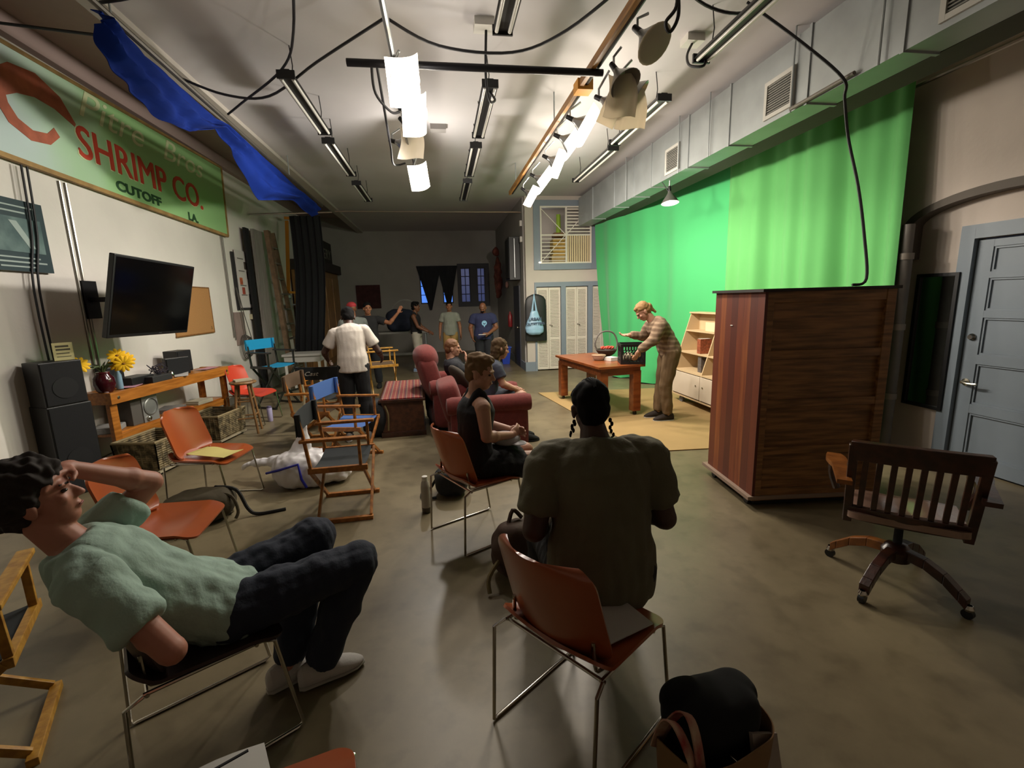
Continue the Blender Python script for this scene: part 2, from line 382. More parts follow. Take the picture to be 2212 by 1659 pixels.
# ================================================================ fixed things on walls and ceiling
m_galv = mat('galvanised_sheet', '#9a9fa0', .45, .4, var=.1, vs=3)
m_alu = mat('aluminium', '#b9bcbd', .3, .9)
m_black = mat('black_plastic', '#0e0e10', .45)
m_blackm = mat('black_matte', '#0a0a0c', .8)
m_chrome = mat('chrome', '#b5b0a6', .18, 1)
m_cableb = mat('cable_black', '#17161a', .6)
m_white = mat('white_paint', '#c9c6be', .5)
m_conduit = mat('conduit', '#a8a49c', .28, .9)
# air duct: straight box duct with vents, seams, hanger straps
D = thing('air_duct', 'long galvanised box duct under the ceiling along the right wall', 'duct', (3.2, 0, 3.28))
M().box(0, .27, -2.4, 10.6, 0, .6).build('duct_body', m_galv, D, smooth=False)
for y in (9.6, 8.4, 7.55, 6.9, 5.85, 5.0, 3.9, 3.05, 2.2, 1.2): M().box(-.012, .28, y-.014, y+.014, -.012, .61).build('seam', m_galv, D, smooth=False)
for y in (6.25, 4.24, 2.62):
    g = M().box(-.02, 0, y-.19, y-.155, .04, .37).box(-.02, 0, y+.155, y+.19, .04, .37).box(-.02, 0, y-.19, y+.19, .04, .075).box(-.02, 0, y-.19, y+.19, .335, .37)
    f = g.build('vent_grille', mat('vent_white', '#b5b3ac', .5), D, smooth=False); f['label'] = 'white framed vent grille'
    g = M()
    for k in range(12): g.box(-.012, .002, y-.155, y+.155, .085+k*.0215, .094+k*.0215)
    g.build('slat', mat('vent_grey', '#77766f', .6), f, smooth=False)
    M().box(-.003, .0, y-.155, y+.155, .075, .335).build('vent_back', m_blackm, f, smooth=False)
for y in (7.8, 6.05, 5.35, 4.05, 3.2): M().tube([(-.03, y, -.02), (-.03, y+.0, .67)], .008, 6).build('hanger_rod', m_galv, D)
# lower ledge beam behind the duct, green screen rods
solo('ceiling_beam', M().box(0, .27, -2.4, 10.6, -.1, .04), mat('beam_dark', '#3d382f', .85), 'dark flat beam running along the back edge of the duct', 'beam', (3.48, 0, 3.38))
solo('curtain_rod', M().tube([(4.56, 3.9, 3.66), (4.3, 6.6, 3.58)], .018, 8), m_conduit, 'pale rod that carries the nearer green curtain', 'rod')
solo('curtain_rod', M().tube([(4.24, 6.6, 3.6), (3.5, 10.55, 3.56)], .018, 8), m_conduit, 'pale rod that carries the farther green curtain', 'rod')
solo('wall_pipe', M().tube([(4.55, 2.9, 3.57), (4.55, 4.3, 3.57)], .02, 8), m_conduit, 'short pale pipe on the wall above the door alcove', 'pipe')
m_green = mat('green_cloth', '#3fa863', .85, sheen=.15, bump=.05, bs=300)
m_green2 = mat('green_cloth_near', '#58a55a', .85, sheen=.15, bump=.05, bs=300)
def folds(t, seeds):
    return sum(a*math.sin(t*f+p) for a, f, p in seeds)
def cur1(u, v):
    # farther curtain: hangs from a slanting rod, left edge gathered inward at the foot
    x0, y0, x1, y1 = 4.3, 6.6, 3.5, 10.45
    uu = u*(1-.18*v*v*u)
    x = x0+(x1-x0)*uu; y = y0+(y1-y0)*uu
    a = folds(u*3.9, [(.06, 2.7, .3), (.03, 6.1, 1), (.01, 15, 2)])*(.45+.9*v) - .09*math.sin(u*PI)*math.sin(v*PI)
    z = 3.55 - .1*math.sin(u*PI)*(1-v) - v*(3.54-.0*u)
    if v > .93: a -= (v-.93)*4*(.5+.5*math.sin(u*21)); z = max(z, .012+.02*abs(math.sin(u*33)))
    return (x-(a+.12*v*v)*min(1, .15+max(0, u-.12)*3), y-.2*a, z)
solo('green_curtain', M().sheet(cur1, 150, 50, .006), m_green, 'smoother green screen curtain at the far side, reaching from bookcase to closets', 'curtain')
def cur2(u, v):
    y = 3.88+u*2.85
    a = folds(u*2.8, [(.07, 6.3, .6), (.045, 13, 1.4), (.03, 24, 0)])*(.5+.6*v)*(1-.4*u)
    if u < .1: a += (.1-u)*1.2*v
    return (4.52-.27*u-a, y+.22-.04*u-.2*v*(1-u), 3.64-.1*u-3.6*v+.1*u*v)
solo('green_curtain', M().sheet(cur2, 150, 40, .006), m_green2, 'deeply pleated green screen curtain behind the tall brown cabinet', 'curtain')
solo('cable', M().tube([(2.5, 3.76, 3.93), (2.85, 3.6, 3.6), (3.13, 3.46, 3.29), (3.2, 3.5, 3.16), (3.3, 3.54, 2.9), (3.32, 3.42, 2.5), (3.33, 3.33, 2.12), (3.3, 3.24, 1.78), (3.2, 3.26, 1.735)], .011, 6, sm=6), m_cableb, 'black cable hanging down in front of the pleated green curtain', 'cable')
solo('batten', M().tube([(3.17, 3.4, 3.3), (3.17, 4.05, 3.29)], .016, 8), mat('batten_grey', '#6f6a60', .6), 'thin grey batten tied along the lower edge of the duct', 'batten')
# corner pipe and mirror
w = M().cyl((0, 0, 0), (0, 0, 2.02), .062, n=20).cyl((0, 0, 2.02), (0, 0, 2.3), .05, n=20)
o = thing('drain_pipe', 'thick grey standing pipe between the green curtain and the mirror', 'pipe', (4.5, 4.02, 0))
w.build('pipe', mat('pipe_grey', '#6d6862', .55, .2, var=.15), o)
for z in (.62, 1.32, 2.0): M().lathe((0, 0, z), [(.063, -.03), (.07, -.03), (.07, .03), (.063, .03)], 20).build('collar', mat('pipe_collar', '#8a8177', .5, .3), o)
o = thing('wall_mirror', 'tall narrow black-framed mirror beside the door', 'mirror', (DX-.02, 3.91, 1.17))
M().box(-.0, .012, -.165, .165, -.63, .63).build('mirror_glass', mat('mirror_glass', '#c8ccc8', .04, 1), o, smooth=False)
g = M()
for s_ in (-1, 1): g.box(-.02, .016, s_*.18-.016, s_*.18+.016, -.66, .66).box(-.02, .016, -.18, .18, s_*.645-.016, s_*.645+.016)
g.build('mirror_frame', m_black, o, smooth=False, bev=.002)
# ---- ceiling strip lights (unlit)
m_tube = mat('tube_glass', '#c7c4bb', .25, .0)
def strip(label, x, y0, y1, z, cords=True, group='unlit ceiling strip lights'):
    o = thing('strip_light', label, 'ceiling light', (x, (y0+y1)/2, z), 0, group); h = (y1-y0)/2
    M().prism([(-.03, -h, .055), (-.075, -h, .0), (.075, -h, .0), (.03, -h, .055)], (0, 2*h, 0)).build('housing', mat('housing_black', '#141416', .5), o, smooth=False)
    for s_ in (-1, 1): M().cyl((s_*.048, -h+.03, -.012), (s_*.048, h-.03, -.012), .014, n=10).build('tube', m_tube, o)
    for s_ in (-1, 1): M().box(-.074, .074, s_*h-.008, s_*h+.008, -.022, .045).build('end_cap', m_black, o, smooth=False)
    for s_ in (-.72, .78): M().tube([(0, s_*h, .05), (.015, s_*h, (ZC-z)*.5), (0, s_*h+.01, ZC-z)], .005, 5).build('hanging_cord', m_cableb, o)
    return o
for x, y0, y1, lab in ((.56, 2.2, 3.75, 'nearest strip light of the centre row, above the dark crossbar'), (.56, 4.6, 5.95, 'strip light just beyond the dark crossbar in the centre row'), (.56, 6.3, 7.7, 'third strip light of the centre row counted from the near end'), (.56, 8.1, 9.5, 'farthest strip light of the centre row'),
    (-1.19, 2.0, 3.45, 'nearest strip light of the left row, cut by the top of the photo'), (-1.19, 4.58, 5.95, 'strip light to the left of the lit paper lamps'), (-1.22, 6.25, 7.75, 'third strip light of the left row counted from the near end'), (-1.24, 8.3, 9.6, 'farthest and smallest strip light of the left row'),
    (2.27, 2.6, 4.0, 'nearest strip light of the right row, beside the duct'), (2.32, 4.75, 6.1, 'middle strip light of the right row, beside the duct'), (2.38, 6.3, 8.0, 'farthest strip light of the right row')):
    strip(lab, x, y0, y1, 3.62)
# ---- cross bar and rails
solo('crossbar', M().tube([(-.6, 4.03, 3.5), (1.42, 4.02, 3.5)], .028, 10), mat('bar_black', '#1b1a1e', .4, .4), 'dark metal bar crossing between the two lamp rails', 'bar')
solo('lamp_rail', M().tube([(-.26, 1.5, 3.55), (-.24, 7.2, 3.55)], .022, 8), m_alu, 'pale metal rail carrying the left group of paper-covered lamps', 'rail')
o = thing('lamp_rail', 'wooden edged rail carrying the right row of bright lamps', 'rail', (1.36, 0, 3.55))
M().box(-.045, -.01, 1.5, 8.6, -.03, .03).build('timber', wood('rail_wood', '#a87838', '#7a4f20', 3, (12, 1, 12)), o, smooth=False)
M().tube([(.02, 1.5, 0), (.02, 8.6, 0)], .02, 8).build('pipe', mat('rail_pipe', '#332c26', .5, .5), o)
M().box(-.06, .08, 4.32, 4.46, -.05, .04).build('clamp_block', mat('yellow_block', '#c98a2c', .6), o, smooth=False)
solo('lamp_rail', M().tube([(-2.12, 2.0, 3.72), (-2.2, 10.1, 3.62)], .022, 8), mat('dark_rail', '#5a544c', .5, .5), 'dark rail along the left ceiling edge above the blue cloth', 'rail')
solo('curtain_rod', M().tube([(-2.14, 11.0, 3.68), (1.95, 11.0, 3.66)], .02, 8), m_conduit, 'thin pale rod spanning the room in front of the dark rear part', 'rod')
# rail hangers
for i, (x, y, z) in enumerate(((-.25, 3.0, 3.55), (-.25, 6.3, 3.55), (1.38, 2.6, 3.55), (1.38, 5.5, 3.55), (1.38, 8.2, 3.55), (-2.15, 4.0, 3.7), (-2.18, 8.0, 3.64))):
    solo('hanger_rod', M().cyl((x, y, z), (x, y, ZC), .008, n=6), m_galv, ['hanger rod of the left lamp rail, near end', 'hanger rod of the left lamp rail, far end', 'hanger rod of the right lamp rail, near end', 'hanger rod of the right lamp rail, middle', 'hanger rod of the right lamp rail, far end', 'hanger rod of the dark left rail, near end', 'hanger rod of the dark left rail, far end'][i], 'rod', group='rail hangers')
# ---- lamps
m_hot = mat('lit_paper', '#fff3dc', .8, emit=9)
m_bulb = mat('lit_bulb', '#fff2d8', .5, emit=25)
m_paper = mat('diffuser_paper', '#e6e0d4', .8)
def _tp():
    nt = m_paper.node_tree; N = nt.nodes; t = N.new('ShaderNodeBsdfTranslucent'); t.inputs[0].default_value = lin('#e6dccb'); x = N.new('ShaderNodeMixShader'); x.inputs[0].default_value = .55
    nt.links.new(N['Principled BSDF'].outputs[0], x.inputs[1]); nt.links.new(t.outputs[0], x.inputs[2]); nt.links.new(x.outputs[0], N['Material Output'].inputs['Surface'])
_tp()
m_refl = mat('spun_reflector', '#9a9894', .3, .85)
def lamp(label, loc, aim, lit, sheet='square', group='work lamps clamped to the rails'):
    a = V(aim).normalized(); o = thing('clamp_lamp', label, 'lamp', loc, 0, group)
    M().lathe((0, 0, 0), [(.022, -.09), (.03, -.06), (.05, -.03), (.095, .03), (.125, .075), (.122, .078), (.09, .034), (.045, -.02)], 20, a).build('reflector', m_refl, o)
    M().lathe((0, 0, 0), [(.02, -.16), (.024, -.09), (.02, -.07)], 12, a).build('socket', m_black, o)
    x, y, _ = frame(a); _q = (len(label)*.37) % 1.2-.6; x, y = x*math.cos(_q)+y*math.sin(_q), y*math.cos(_q)-x*math.sin(_q)
    M().tube([-a*.12, V((0, 0, .12))*.6 - a*.12, V((0, 0, 3.55-loc[2]))], .01, 6).build('clamp', m_alu, o)
    if lit: M().sup(a*.02, (.035, .035, .035)).build('bulb', m_bulb, o)
    rnd = random.Random(label)
    s_ = .13
    if sheet == 'square':
        def f(u, v):
            p = a*(.095+.02*math.sin(u*3)) + x*(u-.5)*2*s_*(1+.1*rnd.random()*0) + y*(v-.5)*2*s_*1.25
            return p + a*(-.05*((u-.5)**2)*4)
        M().sheet(f, 8, 8, .003).build('diffuser_sheet', m_hot if lit else m_paper, o)
    elif sheet == 'round':
        M().lathe((0, 0, 0), [(.001, .09), (.07, .088), (.13, .08), (.13, .077)], 20, a).build('diffuser_disc', m_hot if lit else m_paper, o)
    elif sheet == 'cone':
        M().sheet(lambda u, v: V((.2*(u-.5)*(1+.3*v)+.02*math.sin(v*4), .03*math.sin(u*6), .02-.3*v)), 6, 10, .003).build('hanging_sheet', m_paper, o)
    return o
lamps = [
 ('nearest lit lamp of the left group with a large glowing sheet', (-.2, 3.93, 3.36), (.5, -.75, -.6), 1, 'square'),
 ('second lit lamp of the left group with a tilted glowing sheet', (-.16, 4.5, 3.33), (.7, -.7, -.5), 1, 'square'),
 ('white disc-covered lamp between the lit lamps of the left group', (-.3, 5.5, 3.38), (.9, -.2, -.3), 0, 'round'),
 ('lamp of the left group with a long pale sheet hanging down', (-.2, 5.1, 3.4), (.6, -.3, -.7), 0, 'cone'),
 ('farthest lit lamp of the left group', (-.2, 6.6, 3.34), (.4, -.8, -.5), 1, 'square'),
 ('nearest lit lamp of the bright right row', (1.45, 4.72, 3.36), (.8, -.35, -.5), 1, 'square'),
 ('second lit lamp of the bright right row', (1.43, 5.15, 3.34), (.8, -.4, -.5), 1, 'square'),
 ('third lit lamp of the bright right row', (1.46, 5.85, 3.33), (.8, -.4, -.5), 1, 'square'),
 ('fourth lit lamp of the bright right row', (1.47, 6.7, 3.33), (.8, -.4, -.5), 1, 'square'),
 ('farthest lit lamp of the bright right row', (1.47, 7.5, 3.31), (.7, -.4, -.6), 1, 'square'),
 ('unlit lamp with a round white disc, nearest of the right rail', (1.48, 3.3, 3.4), (.35, -.6, -.7), 0, 'round'),
 ('unlit lamp with a drooping pale sheet beside the crossbar joint', (1.46, 3.72, 3.34), (.3, -.5, -.8), 0, 'cone'),
 ('unlit lamp with a pale square sheet just beyond the crossbar', (1.5, 4.08, 3.3), (.5, -.6, -.5), 0, 'square'),
 ('unlit lamp with a folded pale sheet right of the crossbar joint', (1.62, 3.9, 3.32), (.8, -.3, -.6), 0, 'cone')]
for a in lamps: lamp(*a)
lamp('small lit clamp lamp hanging in front of the green curtain', (3.3, 6.5, 3.05), (0, -.15, -1), 1, 'none')
solo('wire', M().tube([(3.3, 6.5, 3.1), (3.2, 6.55, 3.27)], .006, 6), m_cableb, 'short wire from the duct to the small lit clamp lamp', 'wire')
solo('globe_light', M().lathe((0, 0, 0), [(.01, 0), (.05, -.03), (.085, -.09), (.07, -.15), (.02, -.18)], 18).cyl((0, 0, -.01), (0, 0, .36), .006, n=6), m_paper, 'pale paper globe hanging at the top edge right of the lamp rail', 'lamp', (1.72, 2.85, 3.6))
solo('smoke_detector', M().lathe((0, 0, 0), [(.06, 0), (.06, -.03), (.035, -.05)], 18), m_white, 'small round white detector on the ceiling at upper left', 'detector', (-1.26, 2.75, ZC))
solo('junction_box', M().cb((0, 0, -.03), (.16, .14, .06)), m_white, 'white ceiling junction box beside the centre strip light', 'box', (.48, 4.25, ZC), smooth=False)
solo('junction_box', M().cb((0, 0, -.03), (.16, .14, .06)), m_white, 'white ceiling junction box beside the nearest right strip light', 'box', (2.35, 4.3, ZC), smooth=False)
solo('ceiling_sensor', M().cb((0, 0, -.03), (.2, .14, .07)), mat('sensor_grey', '#8e8a86', .6), 'small pale box on the ceiling beyond the left lamps', 'box', (.1, 6.6, ZC), smooth=False)
# ---- draped black cables
def cable(label, pts, r=.011): solo('cable', M().tube(pts, r, 6, sm=6), m_cableb, label, 'cable', group='ceiling cables')
cable('long black cable swagging from the left rail across to the left lamp rail', [(-2.2, 4.9, 3.72), (-1.85, 5.0, 3.62), (-1.45, 4.95, 3.6), (-.9, 4.45, 3.68), (-.28, 3.9, 3.75)])
cable('black cable swagging between the two lamp rails past the centre strip light', [(-.28, 3.9, 3.75), (.1, 3.98, 3.62), (.67, 3.98, 3.6), (1.05, 3.75, 3.66), (1.4, 3.3, 3.78)])
cable('black cable from the right lamp rail to the nearest right strip light', [(1.6, 3.3, 3.8), (2.0, 3.5, 3.74), (2.35, 3.6, 3.76), (2.6, 3.7, 3.93)])
cable('thin black cable running up to the top edge near the left strip lights', [(-2.1, 5.7, 3.7), (-1.85, 5.4, 3.7), (-1.25, 4.7, 3.72), (-1.0, 4.2, 3.78), (-.75, 3.3, 3.86)])
cable('thin black cable at the top left corner crossing to the left rail', [(-3.6, 4.6, 3.95), (-3.0, 4.5, 3.86), (-2.3, 4.3, 3.72)])
cable('thin black cable from the left rail toward the round detector', [(-2.15, 3.9, 3.74), (-1.8, 3.75, 3.74), (-1.45, 3.4, 3.8), (-1.3, 2.9, 3.9)])
cable('loop of black cable hanging below the left end of the crossbar', [(-.42, 4.05, 3.5), (-.42, 4.2, 3.36), (-.32, 4.35, 3.28), (-.25, 4.4, 3.3)])
cable('black cable dangling left of the left lamps', [(-.38, 4.05, 3.5), (-.38, 4.5, 3.3), (-.4, 5.1, 3.22), (-.42, 5.6, 3.2), (-.3, 5.7, 3.24)])
cable('bundle of black cable hanging from the right rail near the top edge', [(1.5, 2.95, 3.55), (1.5, 2.95, 3.4), (1.46, 3.0, 3.34), (1.5, 3.02, 3.3), (1.54, 3.0, 3.38), (1.52, 2.98, 3.52)])
cable('black cord from the junction box to the middle strip light of the centre row', [(.5, 4.25, 3.92), (.5, 4.4, 3.6), (.54, 4.5, 3.45), (.6, 4.6, 3.5), (.56, 4.8, 3.66)])
cable('black cord looping by the nearest right strip light', [(2.35, 4.3, 3.9), (2.25, 4.2, 3.75), (2.2, 4.05, 3.6), (2.27, 3.95, 3.56), (2.33, 4.05, 3.7)])
# ---- blue cloth swagged on the left rail
bU = [(3.87, 3.68), (4.13, 3.7), (4.37, 3.66), (4.8, 3.64), (5.46, 3.63), (5.73, 3.62), (6.68, 3.62), (7.52, 3.6), (8.64, 3.57), (9.52, 3.55)]
bL = [(3.88, 3.6), (3.99, 3.39), (4.2, 3.31), (4.58, 3.25), (4.94, 3.28), (5.53, 3.5), (5.94, 3.36), (6.7, 3.04), (8.06, 3.32), (9.3, 3.28)]
def ip(P, t):
    t *= len(P)-1; i = min(int(t), len(P)-2); k = t-i; return tuple(a+(b-a)*k for a, b in zip(P[i], P[i+1]))
def blue(u, v):
    a, b = ip(bU, u), ip(bL, u); y = a[0]+(b[0]-a[0])*v; z = a[1]+(b[1]-a[1])*v
    return (-2.2+.03*math.sin(v*16+3*math.sin(u*9))+.012*math.sin(u*70+v*14)*v+.1*math.sin(v*PI), y, z)
solo('blue_cloth', M().sheet(blue, 130, 18, .006), mat('royal_blue_cloth', '#0a246e', .9, spec=.15, var=.12, vs=5), 'royal blue cloth swagged along the left ceiling rail', 'cloth')

# ================================================================ left wall
sg = thing('painted_sign', 'long green painted SHRIMP CO. sign board high on the left wall', 'sign', (XL+.03, 0, 0))
m_sg = bpy.data.materials.new('sign_paint'); m_sg.use_nodes = True
def _sg():
    nt = m_sg.node_tree; N = nt.nodes; L = nt.links; b = N['Principled BSDF']; b.inputs['Roughness'].default_value = .6
    tc = N.new('ShaderNodeTexCoord'); s = N.new('ShaderNodeSeparateXYZ'); L.new(tc.outputs['Object'], s.inputs[0])
    n = N.new('ShaderNodeTexNoise'); n.inputs['Scale'].default_value = 1.6; n.inputs['Detail'].default_value = 5; L.new(tc.outputs['Object'], n.inputs[0])
    a = N.new('ShaderNodeMath'); a.operation = 'MULTIPLY_ADD'; L.new(n.outputs[0], a.inputs[0]); a.inputs[1].default_value = 1.1; L.new(s.outputs[1], a.inputs[2])
    mr = N.new('ShaderNodeMapRange'); mr.inputs[1].default_value = 5.6; mr.inputs[2].default_value = 7.1; L.new(a.outputs[0], mr.inputs[0])
    r = N.new('ShaderNodeValToRGB'); L.new(mr.outputs[0], r.inputs[0]); e = r.color_ramp.elements
    e[0].position = 0; e[0].color = lin('#bccdca'); e[1].position = 1; e[1].color = lin('#98c685'); q = e.new(.45); q.color = lin('#aecbad')
    L.new(r.outputs[0], b.inputs['Base Color'])
_sg()
def szb(y): return 3.06-.11*(y-4.95)/4.33
def szt(y): return 4.05+.07*(y-4.95)/4.5
M().add([(x, y, z) for x in (0, .035) for y, z in ((3.6, szb(3.6)), (9.28, szb(9.28)), (9.36, szt(9.36)), (3.6, szt(3.6)))], [(0, 1, 2, 3), (7, 6, 5, 4), (0, 4, 5, 1), (1, 5, 6, 2), (2, 6, 7, 3), (3, 7, 4, 0)]).build('board', m_sg, sg, smooth=False)
m_rust = mat('sign_edge', '#9a7a48', .7, var=.3, vs=6)
M().bar((.03, 3.6, szb(3.6)), (.03, 9.3, szb(9.3)), .04, .045).build('frame_rail', m_rust, sg, smooth=False)
M().bar((.03, 3.6, szt(3.6)), (.03, 9.38, szt(9.36)), .04, .035).build('frame_rail', m_rust, sg, smooth=False)
M().bar((.03, 9.3, szb(9.3)), (.03, 9.38, szt(9.36)), .04, .035, V((0, 1, 0))).build('frame_rail', m_rust, sg, smooth=False)
m_redp = mat('sign_red', '#c4452f', .6); m_gp = mat('sign_dark_green', '#2f5233', .6); m_cr = mat('sign_cream', '#d3dcae', .6)
def sgt(nm, s, y, z, size, m, sx=1, bold=0, shear=0, x=.038, slope=-.025):
    return text(nm, s, size, m, basis((x, y, z), (0, 1, slope), (0, 0, 1)), sg, ext=.003, bold=bold, shear=shear, sx=sx)
t = sgt('lettering', 'SHRIMP CO.', 5.845, 3.305, .485, m_cr, 1.03, .0, x=.0355); t['label'] = 'pale outline of the red words'
t = sgt('lettering', 'SHRIMP CO.', 5.87, 3.32, .47, m_redp, 1.05, 0)
_b = bmesh.new()   # brush-thick strokes
for _i, (_y, _z) in enumerate(((-.009, -.003), (0, .003), (.009, -.002), (.004, -.006))):
    _m2 = t.data.copy(); _m2.transform(Matrix.Translation((.0006*_i, _y, _z))); _b.from_mesh(_m2)
_b.to_mesh(t.data); _b.free(); t['label'] = 'red capitals SHRIMP CO.'
t = sgt('lettering', 'CUTOFF', 6.4, 3.1, .155, m_gp, 1.55, .006); t['label'] = 'dark green capitals CUTOFF'
t = sgt('lettering', 'LA.', 7.98, 3.02, .155, m_gp, 1.4, .006); t['label'] = 'dark green capitals LA.'
for _w, _y in (('Pitre', 5.95), ('Bros', 7.5)): t = sgt('lettering', _w, _y, 3.76, .42, m_cr, 1.4, 0, .35, slope=-.01); t['label'] = 'pale script '+_w
w = M()   # the painted shrimp: a curled, tapering body
sp = [(5.62, 3.46), (5.5, 3.36), (5.3, 3.33), (5.12, 3.4), (5.02, 3.55), (5.04, 3.68), (5.2, 3.78), (5.45, 3.82), (5.7, 3.76), (5.9, 3.62)]
rw = [.045, .05, .055, .065, .08, .1, .12, .12, .09, .02]
pp = [V((0, a, b)) for a, b in sp]
for i in range(len(pp)-1):
    d = (pp[i+1]-pp[i]).normalized(); n_ = V((0, -d.z, d.y)); d2 = (pp[min(i+2, len(pp)-1)]-pp[i+1]).normalized() if i+2 < len(pp) else d; n2 = V((0, -d2.z, d2.y))
    w.prism([V((.036, 0, 0))+pp[i]+n_*rw[i], V((.036, 0, 0))+pp[i]-n_*rw[i], V((.036, 0, 0))+pp[i+1]-n2*rw[i+1], V((.036, 0, 0))+pp[i+1]+n2*rw[i+1]], (.003, 0, 0))
o = w.build('painted_shrimp', mat('shrimp_paint', '#a85a40', .7, var=.25, vs=7), sg, smooth=False); o['label'] = 'faded orange painted shrimp'
# poster at the far left
o = thing('framed_poster', 'dark framed poster hung at the left edge below the sign', 'poster', (XL+.03, 5.0, 2.38), 0)
M().box(-.01, .02, -.42, .26, -.31, .32).build('poster_frame', mat('poster_dark', '#39474a', .3), o, smooth=False)
M().box(.02, .024, -.36, .2, -.14, .16).build('picture', mat('poster_picture', '#6f8480', .3, hx2='#45585a', vs=6), o, smooth=False)
M().prism([(.025, -.14, .13), (.025, -.06, .13), (.025, .1, -.1), (.025, .03, -.1)], (.002, 0, 0)).build('pale_shape', mat('poster_pale', '#9aa8a2', .4), o, smooth=False)
for z in (.26, .21, -.19, -.23, -.27): M().box(.021, .023, -.3, .12+.08*math.sin(z*50), z-.006, z+.006).build('text_line', mat('poster_pale', '#9aa8a2', .4), o, smooth=False)
for y, z0, z1, lab in ((5.6, .9, 3.0, 'left one of the bright double conduits running down behind the television'), (5.68, .9, 3.0, 'right one of the bright double conduits running down behind the television'), (9.12, 1.15, 2.95, 'pale conduit at the end of the sign, left one of two'), (9.18, 1.1, 2.95, 'pale conduit at the end of the sign, right one of two')):
    solo('conduit', M().tube([(XL+.013, y, z0), (XL+.013, y, z1)], .014, 8), m_conduit, lab, 'conduit', group='wall conduits')
for y, lab in ((5.0, 'dark cable over the framed poster, left strand'), (5.06, 'dark cable over the framed poster, right strand')):
    solo('cable', M().tube([(XL+.07, y+.1, 3.02), (XL+.07, y+.06, 2.4), (XL+.06, y-.03, 1.9), (XL+.07, y-.03, .9)], .01, 6, sm=4), m_cableb, lab, 'cable')
# television on an arm
tv = thing('television', 'large black wall television turned out on its arm above the workbench', 'television', (-3.0, 5.52, 1.817))
mt = Matrix.Rotation(R(-2.1), 4, 'Z') @ Matrix.Rotation(R(13.3), 4, 'Y') @ Matrix.Rotation(R(-1.3), 4, 'X')
M().box(-.025, .025, -.66, .66, -.395, .395, mt).build('casing', m_black, tv, smooth=False, bev=.008)
M().box(.024, .027, -.635, .635, -.36, .372, mt).build('screen', mat('tv_screen', '#050506', .12), tv, smooth=False)
M().box(.0265, .029, .1, .15, -.378, -.37, mt).build('maker_badge', mat('badge', '#77777a', .3, .8), tv, smooth=False)
M().box(-.07, -.02, -.3, .3, -.2, .2, mt).build('back_housing', m_black, tv, smooth=False, bev=.01)
M().bar((-.05, .1, 0), (-.73, .2, 0), .06, .05).box(-.742, -.71, .1, .3, -.2, .2).build('wall_arm', m_black, tv, smooth=False)
ck = thing('cork_board', 'plain cork board on the wall right of the television', 'board', (XL+.006, 7.83, 1.65))
M().box(0, .015, -.56, .56, -.34, .36).build('cork', mat('cork', '#a87a48', .9, var=.08, vs=60, bump=.1), ck, smooth=False)
M().box(0, .02, -.57, .57, -.36, -.34).box(0, .02, -.57, .57, .36, .375).box(0, .02, .56, .575, -.36, .375).build('edge_strip', wood('cork_edge', '#8d6236', '#6f4a26'), ck, smooth=False)
text('scribble', '3', .07, m_blackm, basis((.017, .47, -.3), (0, 1, 0), (0, 0, 1)), ck, ext=.001)
# notice sheet with photos, outlet, coiled hose
nt_ = thing('notice_sheet', 'large white notice sheet with small photos at the end of the sign', 'poster', (XL+.03, 9.85, 2.2))
M().box(-.02, .0, -.42, .3, -.56, .5).build('backing_board', mat('backing_dark', '#2c2a2b', .7), nt_, smooth=False)
M().box(0, .01, -.3, .32, -.52, .55).build('sheet', mat('notice_white', '#c9c2bd', .6), nt_, smooth=False)
for y, z, w_, h_, c in ((.12, .28, .13, .14, '#4a3f3a'), (.2, .1, .13, .14, '#57423a'), (-.16, -.02, .13, .13, '#b5603c'), (-.1, -.2, .13, .13, '#a04a38'), (.2, -.36, .17, .2, '#3d3a3a')):
    M().box(.011, .013, y-w_/2, y+w_/2, z-h_/2, z+h_/2).build('photo_print', mat('photo'+c[1:], c, .4, var=.5, vs=30), nt_, smooth=False)
for z in (.4, .17, -.1, -.28): M().box(.011, .0125, -.22, .05, z-.01, z+.01).build('text_line', mat('ink_grey', '#77706c', .6), nt_, smooth=False)
solo('outlet_box', M().cb((.03, 0, 0), (.06, .16, .1)), mat('outlet_cream', '#b0a88c', .5), 'cream outlet box on the wall under the notice sheet', 'outlet', (XL, 10.05, 1.5), bev=.005, smooth=False)
solo('wall_panel', M().box(0, .03, -.22, .18, -.3, .3), mat('pinkish_panel', '#8d7a72', .8, var=.1), 'narrow pinkish board behind the coiled cable', 'board', (XL, 9.45, 1.3), smooth=False)
g = M()
for k in range(5):
    rr = .2-.012*k; g.tube([(.05+.012*k, rr*math.sin(a*PI/12)*.9+.02*k, rr*1.15*math.cos(a*PI/12)) for a in range(25)], .009, 6)
g.tube([(.05, .05, .2), (.05, .0, .6), (.05, -.1, 1.1)], .009, 6, sm=4); g.tube([(.06, .1, .2), (.07, .3, .0), (.05, .1, .6), (.04, .0, 1.0)], .008, 6, sm=5)
solo('coiled_cable', g, mat('hose_grey', '#55504a', .6), 'coil of grey cable hung on the wall behind the coral chair', 'cable', (XL+.02, 9.45, .95))
